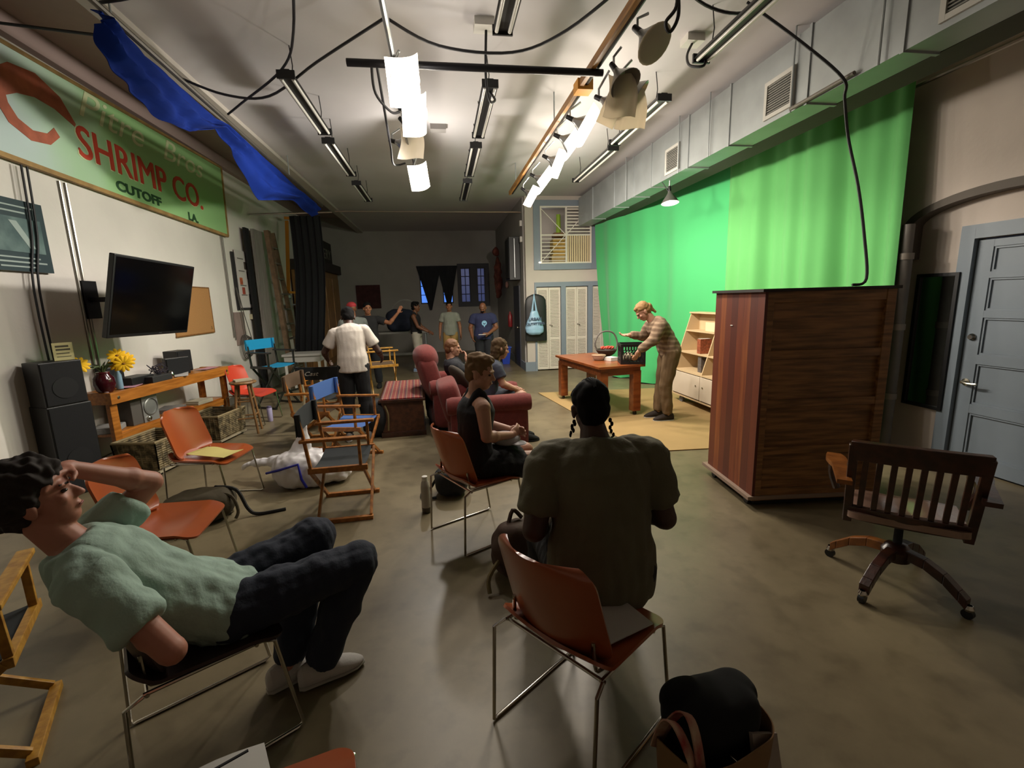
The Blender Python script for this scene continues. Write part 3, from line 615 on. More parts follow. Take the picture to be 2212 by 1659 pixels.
# doorway boards, step ladder, yellow bracket
dr = thing('stored_board', 'tall narrow dark board standing at the wall left of the ladder', 'board', (XL+.1, 10.05, 0))
M().box(-.02, .02, -.1, .1, .0, 3.2).build('board', m_blackm, dr, smooth=False)
solo('stored_board', M().box(-.03, .03, -.22, .22, 0, 3.22), wood('grey_board', '#8f8a82', '#77716a', 2, (12, 12, 1)), 'tall weathered grey board leaning beside the ladder', 'board', (XL+.13, 10.5, 0), smooth=False)
ld = thing('step_ladder', 'tall paint-spattered wooden ladder standing against the left wall', 'ladder', (XL+.3, 11.2, 0))
m_lad = mat('old_ladder', '#7d654c', .8, var=.3, vs=9)
for y0, y1 in ((-.35, -.2), (.42, .12)): M().bar((.12, y0, 0), (-.12, y1, 3.28), .16 if y0 < 0 else .05, .09, V((1, 0, 0))).build('side_rail', m_lad, ld, smooth=False)
for k in range(9):
    z = .3+.33*k; t_ = z/3.28; M().bar((.12-.24*t_, -.35+.15*t_, z), (.12-.24*t_, .42-.3*t_, z), .1, .03).build('rung', mat('rung_pale', '#7d7466', .8, var=.3, vs=9), ld, smooth=False)
yb = thing('yellow_bracket', 'long orange-yellow bracket arm beside the tall black drape', 'bracket', (XL+.3, 11.7, 2.0))
m_yel = mat('bracket_yellow', '#c07c22', .5)
M().bar((0, -.1, 0), (0, .35, 1.65), .05, .07, V((1, 0, 0))).build('upright', m_yel, yb, smooth=False)
M().bar((0, -.15, 0), (.25, .35, -.02), .05, .05).build('lower_arm', m_yel, yb, smooth=False); M().bar((-.05, .35, 1.72), (.3, .4, 1.7), .05, .06).build('upper_arm', m_yel, yb, smooth=False)
M().lathe((0, -.15, -.1), [(.03, -.06), (.07, -.03), (.07, .03), (.03, .06)], 14).build('pivot', m_galv, yb)
dp = M().sheet(lambda u, v: (-2.95+.6*u+(.05*math.sin(v*4))-.14*v, 10.5+.02*math.sin(u*28)+.01*math.sin(u*61), 3.5-2.8*v), 50, 10, .01)
solo('black_drape', dp, mat('black_drape', '#07080b', .98), 'tall black drape hanging between the ladder and the wooden cabinet', 'curtain')
solo('drape_rod', M().tube([(-3.7, 10.5, 3.53), (-2.1, 10.5, 3.57)], .018, 8), m_conduit, 'rod across the top of the tall black drape', 'rod')
# far left cabinet with old lettered board
cb_ = thing('wooden_cabinet', 'tall old brown cabinet with doors along the rear left wall', 'cabinet', (-3.44, 14.1, 0))
m_oldw = wood('old_cabinet_wood', '#9a7040', '#6d4c2a', 2.5, (12, 12, 1))
M().box(-.25, .3, -1.3, 1.5, 0, 2.6).build('body', m_oldw, cb_, smooth=False)
for y in (-1.2, -.3, .6): M().box(.3, .33, y, y+.8, .2, 2.45).build('door', wood('old_door_wood', '#a67a44', '#75522c', 2.5, (12, 12, 1)), cb_, smooth=False, bev=.01)
M().box(-.3, .4, -1.4, 1.6, 2.6, 2.85).build('cornice', mat('cornice_dark', '#2b2320', .7), cb_, smooth=False)
lb = thing('lettered_board', 'dark board with pale capitals ending in OCERY over the old cabinet', 'sign', (-3.35, 14.6, 3.2))
M().box(-.03, .03, -1.4, 1.3, -.33, .36).build('board', mat('board_dark', '#26231f', .7), lb, smooth=False)
text('lettering', 'GROCERY', .42, mat('faded_letters', '#77756c', .7), basis((.032, -1.9+.55, -.15), (0, 1, 0), (0, 0, 1)), lb, sx=1.3)
sh = thing('storage_shelf', 'grey open metal frame behind the ladder holding papers', 'shelf', (XL+.25, 12.1, 0))
for y in (-.3, .4): M().box(-.02, .02, y-.02, y+.02, 0, 2.0).build('post', m_galv, sh, smooth=False)
for z in (.5, 1.1, 1.7): M().box(-.18, .18, -.32, .42, z, z+.03).build('shelf', m_galv, sh, smooth=False)
# ================================================================ workbench and what stands on it
m_pine = wood('honey_pine', '#b5722a', '#8f5417', 3, (10, 1, 10), .4)
WR = -9
def wl(x, y, z=0):
    """a place on the workbench (its own left end, front edge = 0,0) in the room"""
    c, s = math.cos(R(WR)), math.sin(R(WR)); return (-3.36+x*c-y*s, 5.2+x*s+y*c, z)
wb = thing('workbench', 'long honey-coloured wooden workbench on the left wall with a lower shelf', 'workbench', wl(0, 0), WR)
WL, WD, WH = 1.95, .3, .87
M().box(-.5+.12, -.045, .03, WL-.03, WH-.06, WH-.01).build('top', m_pine, wb, smooth=False, bev=.003)
M().box(-.045, 0, -.02, WL, WH-.12, WH).build('front_apron', m_pine, wb, smooth=False, bev=.004)
M().box(-.38, -.045, -.02, .03, WH-.12, WH).build('end_apron', m_pine, wb, smooth=False, bev=.004)
M().box(-.38, -.045, WL-.05, WL, WH-.12, WH).build('end_apron', m_pine, wb, smooth=False, bev=.004)
for y in (.0, WL-.09):
    for x in (-.045, -.37): M().box(x-.045, x+.0, y, y+.09, 0, WH-.12).build('leg', m_pine, wb, smooth=False, bev=.004)
M().box(-.38, -.09, 0.02, WL-.02, .4, .43).build('shelf', m_pine, wb, smooth=False)
M().box(-.1, -.06, .09, WL-.1, .33, .41).build('shelf_rail', m_pine, wb, smooth=False, bev=.003)
for y in (.07, WL-.05): M().lathe((0, y, WH-.06), [(.016, 0), (.016, .006), (.008, .008)], 10, (1, 0, 0)).build('bolt', m_brass, wb)
m_spk = mat('speaker_grille', '#121214', .9, bump=.3, bs=400)
def speaker(lab, loc, rz, w_, d_, h_, cone=True, group=None):
    o = thing('speaker', lab, 'speaker', loc, rz, group)
    M().box(-w_/2, w_/2, 0, d_, 0, h_).build('cabinet', m_black, o, smooth=False, bev=.008)
    M().box(-w_/2+.012, w_/2-.012, -.008, 0, .012, h_-.012).build('grille', m_spk, o, smooth=False, bev=.004)
    if cone: M().lathe((0, -.009, h_*.4), [(w_*.3, 0), (w_*.3, -.004), (w_*.27, -.004)], 20, (0, 1, 0)).build('cone_ring', m_blackm, o)
    return o
speaker('large black PA speaker stacked on the subwoofer left of the workbench', (-3.42, 4.72, .86), 62, .32, .24, .4)
speaker('smaller black speaker behind the vase on the workbench', wl(-.28, .4, WH), 70, .2, .16, .22)
speaker('black bookshelf speaker in front of the papers on the workbench', wl(-.16, 1.2, WH), 62, .3, .06, .22, False)
speaker('tall black angled speaker at the far end of the workbench', wl(-.28, 1.5, WH), 75, .24, .2, .28)
speaker('dark subwoofer box on the floor left of the workbench, under the PA speaker', (-3.42, 4.73, 0), 62, .34, .26, .86)
cdx = thing('paper_card', 'small cream card with lines of text standing on the large speaker', 'card', (-3.46, 4.84, 1.26), 50)
M().box(-.07, .07, 0, .004, 0, .16).build('card', mat('card_cream', '#d0c590', .7), cdx, smooth=False)
for k in range(4): M().box(-.05, .05-.01*(k % 2), -.0015, 0, .03+k*.03, .045+k*.03 if k > 1 else .036+k*.03).build('text_line', mat('ink', '#4c4636', .7), cdx, smooth=False)
vs_ = thing('vase', 'dark red glazed vase near the front corner of the workbench', 'vase', wl(-.1, .05, WH)); vs_.scale = (1.25,)*3
M().lathe((0, 0, 0), [(.045, 0), (.06, .02), (.075, .07), (.07, .12), (.045, .155), (.042, .17), (.038, .17), (.038, .15)], 24).build('vase_body', mat('dark_red_glaze', '#3a0b14', .12), vs_)
M().lathe((0, 0, .155), [(.046, 0), (.05, .008), (.046, .016)], 20).build('rim', mat('dark_red_rim', '#4a1119', .15), vs_)
m_stem = mat('stem_green', '#4d5a34', .7); m_pet = mat('yellow_petal', '#f5bf08', .7)
rf = random.Random(3)
fl_ = [((.1, .1, .33), 1), ((.14, .15, .28), 1), ((.08, .12, .24), 1), ((.16, .08, .25), 1), ((-.06, -.2, .28), 0)]
bx = wl(-.1, .05, WH+.03)
for i, (t_, up_) in enumerate(fl_):
    o = thing('yellow_flower', ['open yellow flower highest in the vase', 'yellow flower at the right of the vase cluster', 'low yellow flower of the cluster beside the vase', 'yellow flower leaning to the front of the vase cluster', 'single yellow flower drooping left toward the paper card'][i], 'flower', bx, 0, 'yellow flowers in the vase')
    t_ = V(t_); M().tube([(0, 0, .03), (0, 0, .16), t_*.6+V((0, 0, .12)), t_], .004, 6, sm=5).build('stem', m_stem, o)
    g = M(); ax = V((.5+.3*math.sin(i*2), -.75, .35+.25*math.cos(i*3))).normalized(); x, y, _ = frame(ax)
    for k in range(11):
        a = 2*PI*k/11; d_ = (x*math.cos(a)+y*math.sin(a)); g.sup(t_+d_*.045+ax*.01, (.045, .02, .008), 1, basis((0, 0, 0), d_, ax.cross(d_)).to_3x3(), 8, 6)
    g.build('petals', m_pet, o)
    M().sup(t_+ax*.01, (.017, .017, .012), 1, None, 10, 6).build('flower_centre', mat('flower_centre', '#8a5c10', .8), o)
g = M()
for k in range(7):
    a = k*.9; g.tube([(0, 0, .15), (.04*math.cos(a), .04*math.sin(a), .24), (.11*math.cos(a), .11*math.sin(a), .25+.03*math.sin(k))], .004, 5, rs=[.004, .012, .002], sm=3)
tag(g.build('leaves', mat('leaf_green', '#47552f', .7)), 'sprigs of dull green leaves in the red vase', 'leaves').location = bx
solo('plastic_bottle', M().lathe((0, 0, 0), [(.022, 0), (.026, .01), (.026, .07), (.014, .09), (.013, .11)], 14), mat('frosted_plastic', '#8f8288', .4), 'small frosted bottle between the speaker and the red vase', 'bottle', wl(-.07, .02, WH))
solo('blue_bottle', M().lathe((0, 0, 0), [(.03, 0), (.032, .01), (.03, .15), (.016, .19), (.014, .22)], 16), mat('pale_blue_plastic', '#7f9db0', .3), 'pale blue bottle just behind the red vase', 'bottle', wl(-.12, .25, WH))
solo('black_box', M().box(-.1, .1, -.16, .16, 0, .09), m_black, 'black electronic box in the middle of the workbench', 'device', wl(-.2, .55, WH), WR, smooth=False, bev=.006)
solo('amplifier', M().box(-.1, .1, -.15, .15, 0, .07), mat('dark_grey_case', '#2b2b2c', .5), 'dark grey flat device beside the black box on the workbench', 'device', wl(-.11, .72, WH), WR, smooth=False, bev=.006)
g = M(); rg = random.Random(5)
for k in range(9):
    g.tube([(rg.uniform(-.06, .06), rg.uniform(-.1, .1), .004+rg.random()*.02), (rg.uniform(-.06, .06), rg.uniform(-.12, .12), .06+rg.random()*.08), (rg.uniform(-.06, .06), rg.uniform(-.12, .12), .03+rg.random()*.05), (rg.uniform(-.06, .08), rg.uniform(-.12, .12), .006)], .0045, 5, sm=4)
tag(g.build('tangled_cables', mat('cable_dark_violet', '#2d2733', .6)), 'tangle of dark cables on the grey device on the workbench', 'cable').location = wl(-.15, .85, WH+.06)
solo('chrome_jar', M().lathe((0, 0, 0), [(.02, 0), (.03, .02), (.032, .05), (.02, .08), (.01, .09)], 16), m_chrome, 'small shiny metal jar by the tangled cables', 'jar', wl(-.06, .93, WH))
for i, (p, a, w_, h_, c, lab) in enumerate(((wl(-.12, .38, WH), 12, .16, .24, '#c995a8', 'pink sheet on the workbench behind the vase'), (wl(-.1, 1.12, WH), 25, .18, .26, '#c2bdb8', 'white sheet curling over the middle of the workbench'), (wl(-.14, 1.72, WH), -8, .15, .28, '#c08a96', 'pink sheet at the far end of the workbench'))):
    solo('paper_sheet', M().sheet(lambda u, v: ((u-.5)*w_, (v-.5)*h_, .006+.02*(u*v)**2*(i == 1)), 6, 6, .002), mat('paper'+c[1:], c, .8), lab, 'paper', p, a)
st = thing('stereo', 'silver-fronted mini stereo with a round speaker face on the workbench shelf', 'stereo', wl(-.12, .5, .43), -10)
M().box(-.28, -.0, -.16, .16, 0, .3).build('cabinet', mat('stereo_case', '#55504a', .6), st, smooth=False, bev=.006)
M().box(0, .012, -.02, .2, 0, .3).build('face_plate', mat('silver_plastic', '#9b9c98', .35, .4), st, smooth=False, bev=.003)
M().lathe((.012, .09, .17), [(.1, 0), (.1, .012), (.088, .018), (.085, .006), (.03, .012)], 26, (1, 0, 0)).build('round_grille', mat('silver_grille', '#8d8e8a', .4, .5), st)
M().lathe((.012, .04, .04), [(.028, 0), (.026, .02), (.015, .028)], 16, (1, 0, 0)).build('knob', m_chrome, st)
solo('disc_player', M().box(-.14, .1, -.15, .15, 0, .05), mat('player_grey', '#7b7a78', .4, .4), 'thin silver disc player beside the stereo on the shelf', 'device', wl(-.2, 1.05, .43), 10, smooth=False, bev=.004)
solo('book_pile', M().box(-.1, .1, -.14, .14, 0, .025).box(-.09, .09, -.12, .15, .025, .045), mat('book_cream', '#a8a08a', .7), 'flat cream booklet on the workbench shelf near its far end', 'book', wl(-.18, 1.5, .43), -12, smooth=False)
solo('paper_bundle', M().box(-.12, .12, -.15, .15, 0, .06), mat('bundle_grey', '#8c8a86', .8), 'grey folded cloth on the near part of the workbench shelf', 'cloth', wl(-.24, .14, .43), 15, smooth=False, bev=.01)
# rolling wicker baskets
m_wick = mat('wicker', '#8a7a58', .8, hx2='#4a3f28', vs=14, thr=(.4, .6), bump=.6, bs=60)
bk = thing('wicker_basket', 'larger wicker basket on casters under the near part of the workbench', 'basket', (-3.12, 5.35, 0), WR, 'wicker baskets under the workbench')
def basket_parts(o):
    g = M(); n = 4
    for (x0, y0, x1, y1) in ((-.2, -.26, .2, -.26), (.2, -.26, .2, .26), (.2, .26, -.2, .26), (-.2, .26, -.2, -.26)):
        for k in range(12):
            z = .075+k*.024; e = 1+.1*k/12; g.tube([(x0*e, y0*e, z), ((x0+x1)/2*e, (y0+y1)/2*e, z+.004), (x1*e, y1*e, z)], .012, 6)
        for k in range(9):
            t_ = k/8; xx, yy = x0+(x1-x0)*t_, y0+(y1-y0)*t_; g.tube([(xx*1.03, yy*1.03, .07), (xx*1.13, yy*1.13, .35)], .008, 5)
    g.box(-.2, .2, -.26, .26, .05, .07)
    g.build('woven_body', m_wick, o)
    M().tube([(-.22, -.29, .36), (.22, -.29, .36), (.22, .29, .36), (-.22, .29, .36), (-.22, -.29, .36)], .015, 6).build('rim', mat('wicker_rim', '#8a7a58', .8), o)
    M().box(-.22, .22, -.28, .28, .03, .05).build('caster_board', mat('pale_board', '#a59a80', .7), o, smooth=False)
    for x in (-.18, .18):
        for y in (-.23, .23): M().cyl((x-.01, y, .018), (x+.01, y, .018), .018, n=12).build('caster', m_black, o)
basket_parts(bk)
copy_tree(bk, 'wicker basket on casters under the far part of the workbench', (-2.98, 6.4, 0), WR)
# ================================================================ chairs
m_ply = mat('orange_shell', '#9c4a20', .32, var=.08, vs=4, coat=.3)
m_plyA = mat('brown_orange_shell', '#8a4220', .28, var=.08, vs=4, coat=.4)
m_coral = mat('coral_shell', '#c8452f', .35)
m_darkseat = mat('dark_shell', '#2a1712', .5)
def rr(t, r=.3):
    """half-width left at height t of a panel with rounded corners"""
    b = abs(2*t-1); return 1 if b < 1-r else 1-r*.8+.8*math.sqrt(max(0, r*r-(b-(1-r))**2))
def ce(v): return (1-math.cos(PI*v))/2
def shell_chair(label, loc, rz, m=m_ply, group='orange shell chairs on wire sled legs', wide=.235):
    o = thing('shell_chair', label, 'chair', loc, rz, group)
    def seat(u, v):
        v = ce(v); w_ = (wide+.01)*(2*u-1)*rr(v); y = -.23+.47*v
        return (w_, y, .455 + .02*(2*u-1)**2*(1-v) - .022*math.sin(v*PI)*(1-(2*u-1)**2) - .05*max(0, v-.8)/.2 * .6 + .05*max(0, .15-v)/.15)
    M().sheet(seat, 26, 26, .012).build('seat', m, o)
    def back(u, v):
        v = ce(v); w_ = wide*(2*u-1)*rr(v, .34)*(1-.05*v); return (w_, -.205-.11*v+.075*(2*u-1)**2, .47+.37*v+.012*(1-(2*u-1)**2)*v)
    M().sheet(back, 26, 22, .012).build('backrest', m, o)
    for s in (-1, 1):
        x = s*.245
        M().tube([(x*.95, -.2, .44), (x, -.25, .425), (x*1.0, -.27, .01), (x*1.0, -.25, .009), (x, .24, .009), (x, .262, .02), (x*.98, .2, .43), (x*.9, .16, .437), (x*.92, -.2, .44)], .0075, 8).build('sled_leg', m_chrome, o)
        M().tube([(x*.8, .05, .436), (x*.8, -.15, .44), (x*.78, -.185, .47), (x*.76, -.19, .56)], .0075, 8, sm=3).build('back_support', m_chrome, o)
    M().tube([(-.235, .14, .436), (.235, .14, .436)], .007, 8).build('cross_bar', m_chrome, o); M().tube([(-.235, -.19, .436), (.235, -.19, .436)], .007, 8).build('cross_bar', m_chrome, o)
    return o
chA = shell_chair('orange-brown shell chair in the foreground holding the man in the olive shirt', (.49, 1.58, 0), -54, m_plyA)
chB = shell_chair('orange shell chair holding the woman in the black tank top', (.2, 3.22, 0), -62)
chC = copy_tree(chB, 'orange shell chair with a yellow pad on its seat beside the workbench', (-2.02, 4.2, 0), -98)
chD = copy_tree(chB, 'empty orange shell chair in front of the olive backpack', (-1.68, 2.86, 0), -86)
chE = shell_chair('dark-seated shell chair under the reclining man in the mint shirt', (-1.0, 1.8, 0), -57, m_darkseat)
chF = shell_chair('coral red shell chair against the wall behind the stool', (-2.8, 7.22, 0), -100, m_coral)
chG = copy_tree(chA, 'orange-brown shell chair mostly cut off by the bottom edge, a page on its seat', (-.5, .92, 0), 14)
chH = copy_tree(chA, 'orange shell chair just showing at the bottom left corner', (-1.5, 1.12, 0), 60)
solo('printed_page', M().sheet(lambda u, v: ((u-.5)*.3, (v-.5)*.36, .025*math.sin(u*PI)+.02*v), 8, 8, .002), mat('page_white', '#a8a5a0', .8), 'white page with a black ruled border on the seat at the bottom edge', 'paper', (-.6, .96, .48), 28)
g = M()
for a, b in (((-.11, -.14), (-.11, .13)), ((-.11, .13), (.11, .13))): g.bar((*a, .045), (*b, .056), .006, .004)
bpg = g.build('border_line', m_blackm, None, smooth=False); bpg.parent = [o for o in COL.objects if o.name.startswith('printed_page')][0]; bpg.location = (0, 0, .012)
yp = thing('notepad', 'yellow lined pad lying open on the orange chair by the workbench', 'notepad', (-1.97, 4.14, .475), -25)
M().sheet(lambda u, v: ((u-.5)*.4, (v-.5)*.2, .006+.02*math.sin(u*7)*.5*v), 14, 5, .003).build('pages', mat('yellow_paper', '#c9bd72', .8), yp)
M().box(-.2, -.18, -.1, .1, .0, .012).build('binding', mat('pad_binding', '#b5aa66', .8), yp, smooth=False)
solo('script_page', M().box(-.11, .11, -.14, .14, 0, .004), mat('page_white', '#a8a5a0', .8), 'white page sticking out on the foreground chair beneath the man', 'paper', (.58, 1.56, .475), 20, smooth=False)
# ---- folding director chairs
def director(label, loc, rz, wd, mc, tall=False, cap_=None, group='folding director chairs'):
    o = thing('director_chair', label, 'chair', loc, rz, group)
    hs = .72 if tall else .46; w_ = .27; d_ = .2; ha = hs+.21; hb = hs+.42; t_ = .03
    for s in (-1, 1):
        M().bar((s*w_, -d_, hs), (s*w_, -d_-.05, hb), t_, .022, V((0, 1, 0))).build('back_post', wd, o, smooth=False, bev=.003)
        M().bar((s*w_, d_-.03, hs), (s*w_, d_-.03, ha), t_, .022, V((0, 1, 0))).build('arm_post', wd, o, smooth=False, bev=.003)
        M().box(s*w_-.028, s*w_+.028, -d_-.06, d_+.03, ha, ha+.022).build('armrest', wd, o, smooth=False, bev=.005)
        M().box(s*w_-.015, s*w_+.015, -d_-.02, d_+.02, hs-.04, hs).build('seat_rail', wd, o, smooth=False, bev=.003)
        M().box(s*w_-.018, s*w_+.018, -d_-.03, d_+.03, .0, .032).build('foot_rail', wd, o, smooth=False, bev=.003)
        for y in (-d_, d_):
            off = .014*s
            M().bar((s*(w_-.01), y+off, .03), (-s*(w_-.01), y+off, hs-.02), .034, .02, V((0, 1, 0))).build('leg', wd, o, smooth=False, bev=.003)
    if tall: M().box(-w_, w_, d_+.0, d_+.025, .24, .27).build('footrest', wd, o, smooth=False, bev=.003)
    M().sheet(lambda u, v: ((2*u-1)*(w_+.005), -d_+.005+2*(d_-.005)*v, hs-.005-.03*(1-(2*u-1)**2)), 12, 6, .006).build('seat_cloth', mc, o)
    M().sheet(lambda u, v: ((2*u-1)*(w_+.018), -d_-.05-.02-.018*(1-(2*u-1)**2)+.01*0, hb-.16+.17*v), 12, 6, .008).build('back_cloth', mc, o)
    for s in (-1, 1): M().tube([(s*w_, -d_-.045, hb-.16), (s*w_, -d_-.052, hb+.012)], .021, 10).build('back_sleeve', mc, o)
    return o
m_dw = wood('director_wood', '#a86a2a', '#7c4a1a', 3, (8, 8, 8), .45); m_dwy = wood('director_wood_yellow', '#b98a35', '#94651f', 3, (8, 8, 8), .45)
m_bc = mat('black_canvas', '#23272a', .9, bump=.1, bs=300); m_bl = mat('slate_blue_canvas', '#3d5f9c', .9, bump=.1, bs=300); m_tq = mat('turquoise_canvas', '#0f8fc0', .85); m_br = mat('brown_canvas', '#5a4632', .9)
m_bkw = mat('black_lacquer', '#15130f', .4)
director('nearer wooden director chair with charcoal canvas, seen from its side', (-.86, 3.86, 0), -88, m_dw, m_bc)
director('wooden director chair with slate blue canvas just behind the charcoal one', (-1.02, 5.05, 0), -103, m_dw, m_bl)
director('tall black-framed director chair with turquoise canvas beside the ladder', (-2.85, 8.35, 0), -118, m_bkw, m_tq, True)
director('tall yellow-wood director chair beside the man in the white shirt', (-1.0, 7.85, 0), -76, m_dwy, m_br, True)
dc = director('director chair with a black back reading Cast in white script', (-1.62, 6.65, 0), 172-180, m_dw, m_bc)
text('lettering', 'Cast', .075, mat('script_white', '#b8b4aa', .7), basis((-.16, -.305, .78), (1, 0, 0), (0, 0, 1)), dc, shear=.3, ext=.002, sx=1.3)
director('low director chair with a brown canvas seat beyond the slate blue one', (-1.55, 5.85, 0), -95, m_dw, m_br)
director('honey-wood director chair cut off at the left edge beside the reclining man', (-1.97, 1.82, 0), 27, m_dwy, m_bc)
# ---- swivel office chair
m_mah = wood('dark_mahogany', '#3f1d12', '#25100a', 3, (6, 6, 6), .3, coat=.3); m_mah2 = wood('light_brown_wood', '#8a5222', '#6a3b15', 3, (6, 6, 6), .35, coat=.3)  # second wood is a lighter brown, for one armrest and one base leg
sw = thing('swivel_chair', 'wooden slat-backed swivel office chair on casters near the door', 'chair', (2.53, 2.1, 0), -42.)
def sbk(x, z): return V((x*.98, -.2-.1*(z-.45)/.45+.05*(x/.27)**2, z))
def curved(x0, x1, z0, z1, m, t_=.03, nm='x'):
    M().sheet(lambda u, v: sbk(x0+(x1-x0)*u, z0+(z1-z0)*v+.012*(1-((x0+(x1-x0)*u)/.28)**2)), 14, 4, t_).build(nm, m, sw, bev=.003)
curved(-.28, .28, .79, .9, m_mah, .03, 'top_rail'); curved(-.28, .28, .42, .5, m_mah, .03, 'lower_rail')
for s in (-1, 1): M().bar(sbk(s*.26, .4), sbk(s*.27, .88), .042, .032, V((0, 1, 0))).build('back_post', m_mah, sw, bev=.004)
for k in range(8):
    x = -.21+k*.06; M().bar(sbk(x, .49), sbk(x, .8), .027, .014, V((0, 1, 0))).build('back_slat', m_mah, sw, smooth=False, bev=.002)
M().sheet(lambda u, v: ((2*u-1)*.26*rr(v, .25), -.22+.47*v, .46-.02*math.sin(v*PI)*(1-(2*u-1)**2*.3)*(1+math.cos((2*u-1)*PI*2))*.5 - .03*max(0, v-.85)/.15), 26, 22, .035).build('seat', mat('polished_seat', '#84685a', .14, coat=1), sw)
for s in (-1, 1):
    M().sheet(lambda u, v: (s*(.29+.035*(2*u-1)*(1 if v < .5 else 1+.5*math.sin((v-.5)*PI*2)) + .04*v), -.27+.5*v, .665+.012*math.sin(v*PI)), 6, 14, .025).build('armrest', m_mah2 if s < 0 else m_mah, sw)
    M().tube([(s*.33, .17, .655), (s*.335, .19, .56), (s*.3, .2, .46)], .02, 8, rs=[.024, .018, .022], sm=4).build('arm_support', m_mah, sw)
M().lathe((0, 0, .2), [(.03, .0), (.022, .05), (.02, .2), (.05, .22), (.09, .235)], 18).build('spindle', m_blackm, sw)
M().lathe((0, 0, .2), [(.03, -.05), (.07, -.04), (.075, .02), (.05, .05), (.03, .06)], 20).build('hub', m_mah, sw)
for k, a in enumerate((62, 152, 242, 328)):
    c, s = math.cos(R(a)), math.sin(R(a))
    pts = [(.05, .21), (.14, .2), (.23, .16), (.3, .105), (.335, .075)]
    g = M(); up = [(r_, z+.03) for r_, z in pts]; lo = [(r_, z-.025) for r_, z in pts]
    poly = [(r_, z) for r_, z in up] + [(r_, z) for r_, z in reversed(lo)]
    n = len(poly); e = .026
    vs_a = [V((r_*c - e*s, r_*s + e*c, z)) for r_, z in poly]
    for i in range(len(pts)-1):
        a0, b0, a1, b1 = up[i], up[i+1], lo[i], lo[i+1]; q = []
        for sd in (-1, 1):
            for r_, z in (a0, b0, b1, a1): q.append(V((r_*c-sd*e*s, r_*s+sd*e*c, z)))
        g.add(q, [(0, 1, 2, 3), (7, 6, 5, 4), (0, 4, 5, 1), (2, 6, 7, 3), (0, 3, 7, 4), (1, 5, 6, 2)])
    b = g.build('base_leg', m_mah2 if k == 1 else m_mah, sw, smooth=False, bev=.004)
    cs = M().cyl((.34*c, .34*s, .075), (.34*c, .34*s, .045), .014).cyl((.34*c-.014*s, .34*s+.014*c, .026), (.34*c+.014*s, .34*s-.014*c, .026), .026, n=14)
    cs.build('caster', m_black if k != 5 else m_chrome, sw)
    M().lathe((.34*c, .34*s, .045), [(.02, 0), (.024, .012), (.016, .03)], 12).build('caster_cap', m_chrome, sw)
# ---- tall cabinet
cab = thing('tall_cabinet', 'tall reddish-brown plank cabinet on a caster board beside the green curtain', 'cabinet', (2.371, 3.143, 0), -6.3)
m_ced = plank('cedar_boards', ['#4a1c12', '#552314', '#602a18', '#6e3219', '#a3602e'], .094, 1)
m_walf = wood('walnut_front', '#94683c', '#60401f', 2.5, (1.2, 12, 14), .5)
M().box(0, .02, 0, .76, .1, 1.7).build('side_panel', m_ced, cab, smooth=False)
M().box(.98, 1.0, 0, .76, .1, 1.7).build('side_panel', m_ced, cab, smooth=False)
M().box(.02, .98, .74, .76, .1, 1.7).build('back_panel', m_walf, cab, smooth=False)
M().box(-.03, 1.02, -.02, .78, 1.7, 1.722).build('top_board', mat('cabinet_top', '#1d120c', .6), cab, smooth=False)
M().box(.02, .98, .03, .05, .1, 1.7).build('front_panel', m_walf, cab, smooth=False)
for x0, x1 in ((0, .07), (.93, 1.0)): M().box(x0, x1, -.0, .035, .06, 1.7).build('front_stile', m_walf, cab, smooth=False, bev=.003)
for z0, z1 in ((.06, .16), (.44, .5), (.82, .88), (1.2, 1.26), (1.62, 1.7)): M().box(.07, .93, .005, .035, z0, z1).build('front_rail', m_walf, cab, smooth=False, bev=.003)
M().box(-.035, 1.03, -.01, .8, .075, .1).build('caster_board', mat('plywood_edge', '#8a7464', .7), cab, smooth=False)
M().box(.04, .96, .04, .74, .02, .075).build('shade_block', m_blackm, cab, smooth=False)  # black block standing in for the shadow beneath the caster board
for x in (.02, .96):
    for y in (.1, .66): M().cyl((x-.012, y, .036), (x+.012, y, .036), .036, n=14).build('caster', m_black, cab)
M().sup((-.004, .46, 1.43), (.004, .022, .005)).build('scratch_mark', m_white, cab)
# ---- white bookcase
m_bw = mat('cream_plywood', '#bfa680', .6, var=.05, vs=3)
m_bwf = mat('pale_front', '#c4b6a2', .55, var=.05, vs=2)
bcs = thing('bookcase', 'cream bookcase on casters with slanted open shelves and two low doors', 'bookcase', (3.7, 6.98, 0), 0)
BW = 1.62
def slx(z): return 0 if z < .52 else .27*(z-.52)/.88
for y in (0, -BW/2, -BW):
    M().prism([(0, y, .14), (.42, y, .14), (.42, y, 1.4), (.27, y, 1.4), (0, y, .52)], (0, -.018, 0)).build('side_panel' if y != -BW/2 else 'divider', m_bw, bcs, smooth=False)
M().box(.41, .42, -BW, 0, .14, 1.4).build('back_panel', m_bw, bcs, smooth=False)
M().box(.25, .43, -BW-.02, .01, 1.4, 1.42).build('top_board', m_bw, bcs, smooth=False)
for z in (.52, .8, 1.13): M().box(slx(z), .42, -BW, 0, z-.009, z+.009).build('shelf', m_bw, bcs, smooth=False)
for y in (-.02, -BW/2-.01): M().box(-.018, 0, y-BW/2+.02, y, .16, .5).build('cupboard_door', m_bwf, bcs, smooth=False, bev=.002)
for y in (-BW/2+.09, -BW/2-.09): M().lathe((-.018, y, .36), [(.011, 0), (.011, -.012), (.004, -.014)], 10, (1, 0, 0)).build('knob', m_brass, bcs)
M().box(-.01, .43, -BW-.01, .01, .12, .14).build('base_board', m_bw, bcs, smooth=False)
for x in (.06, .36):
    for y in (-.2, -BW+.2): M().cyl((x-.02, y, .055), (x+.02, y, .055), .055, n=16).cyl((x, y, .055), (x, y, .12), .012).build('caster', mat('grey_caster', '#5a5a5c', .5), bcs)
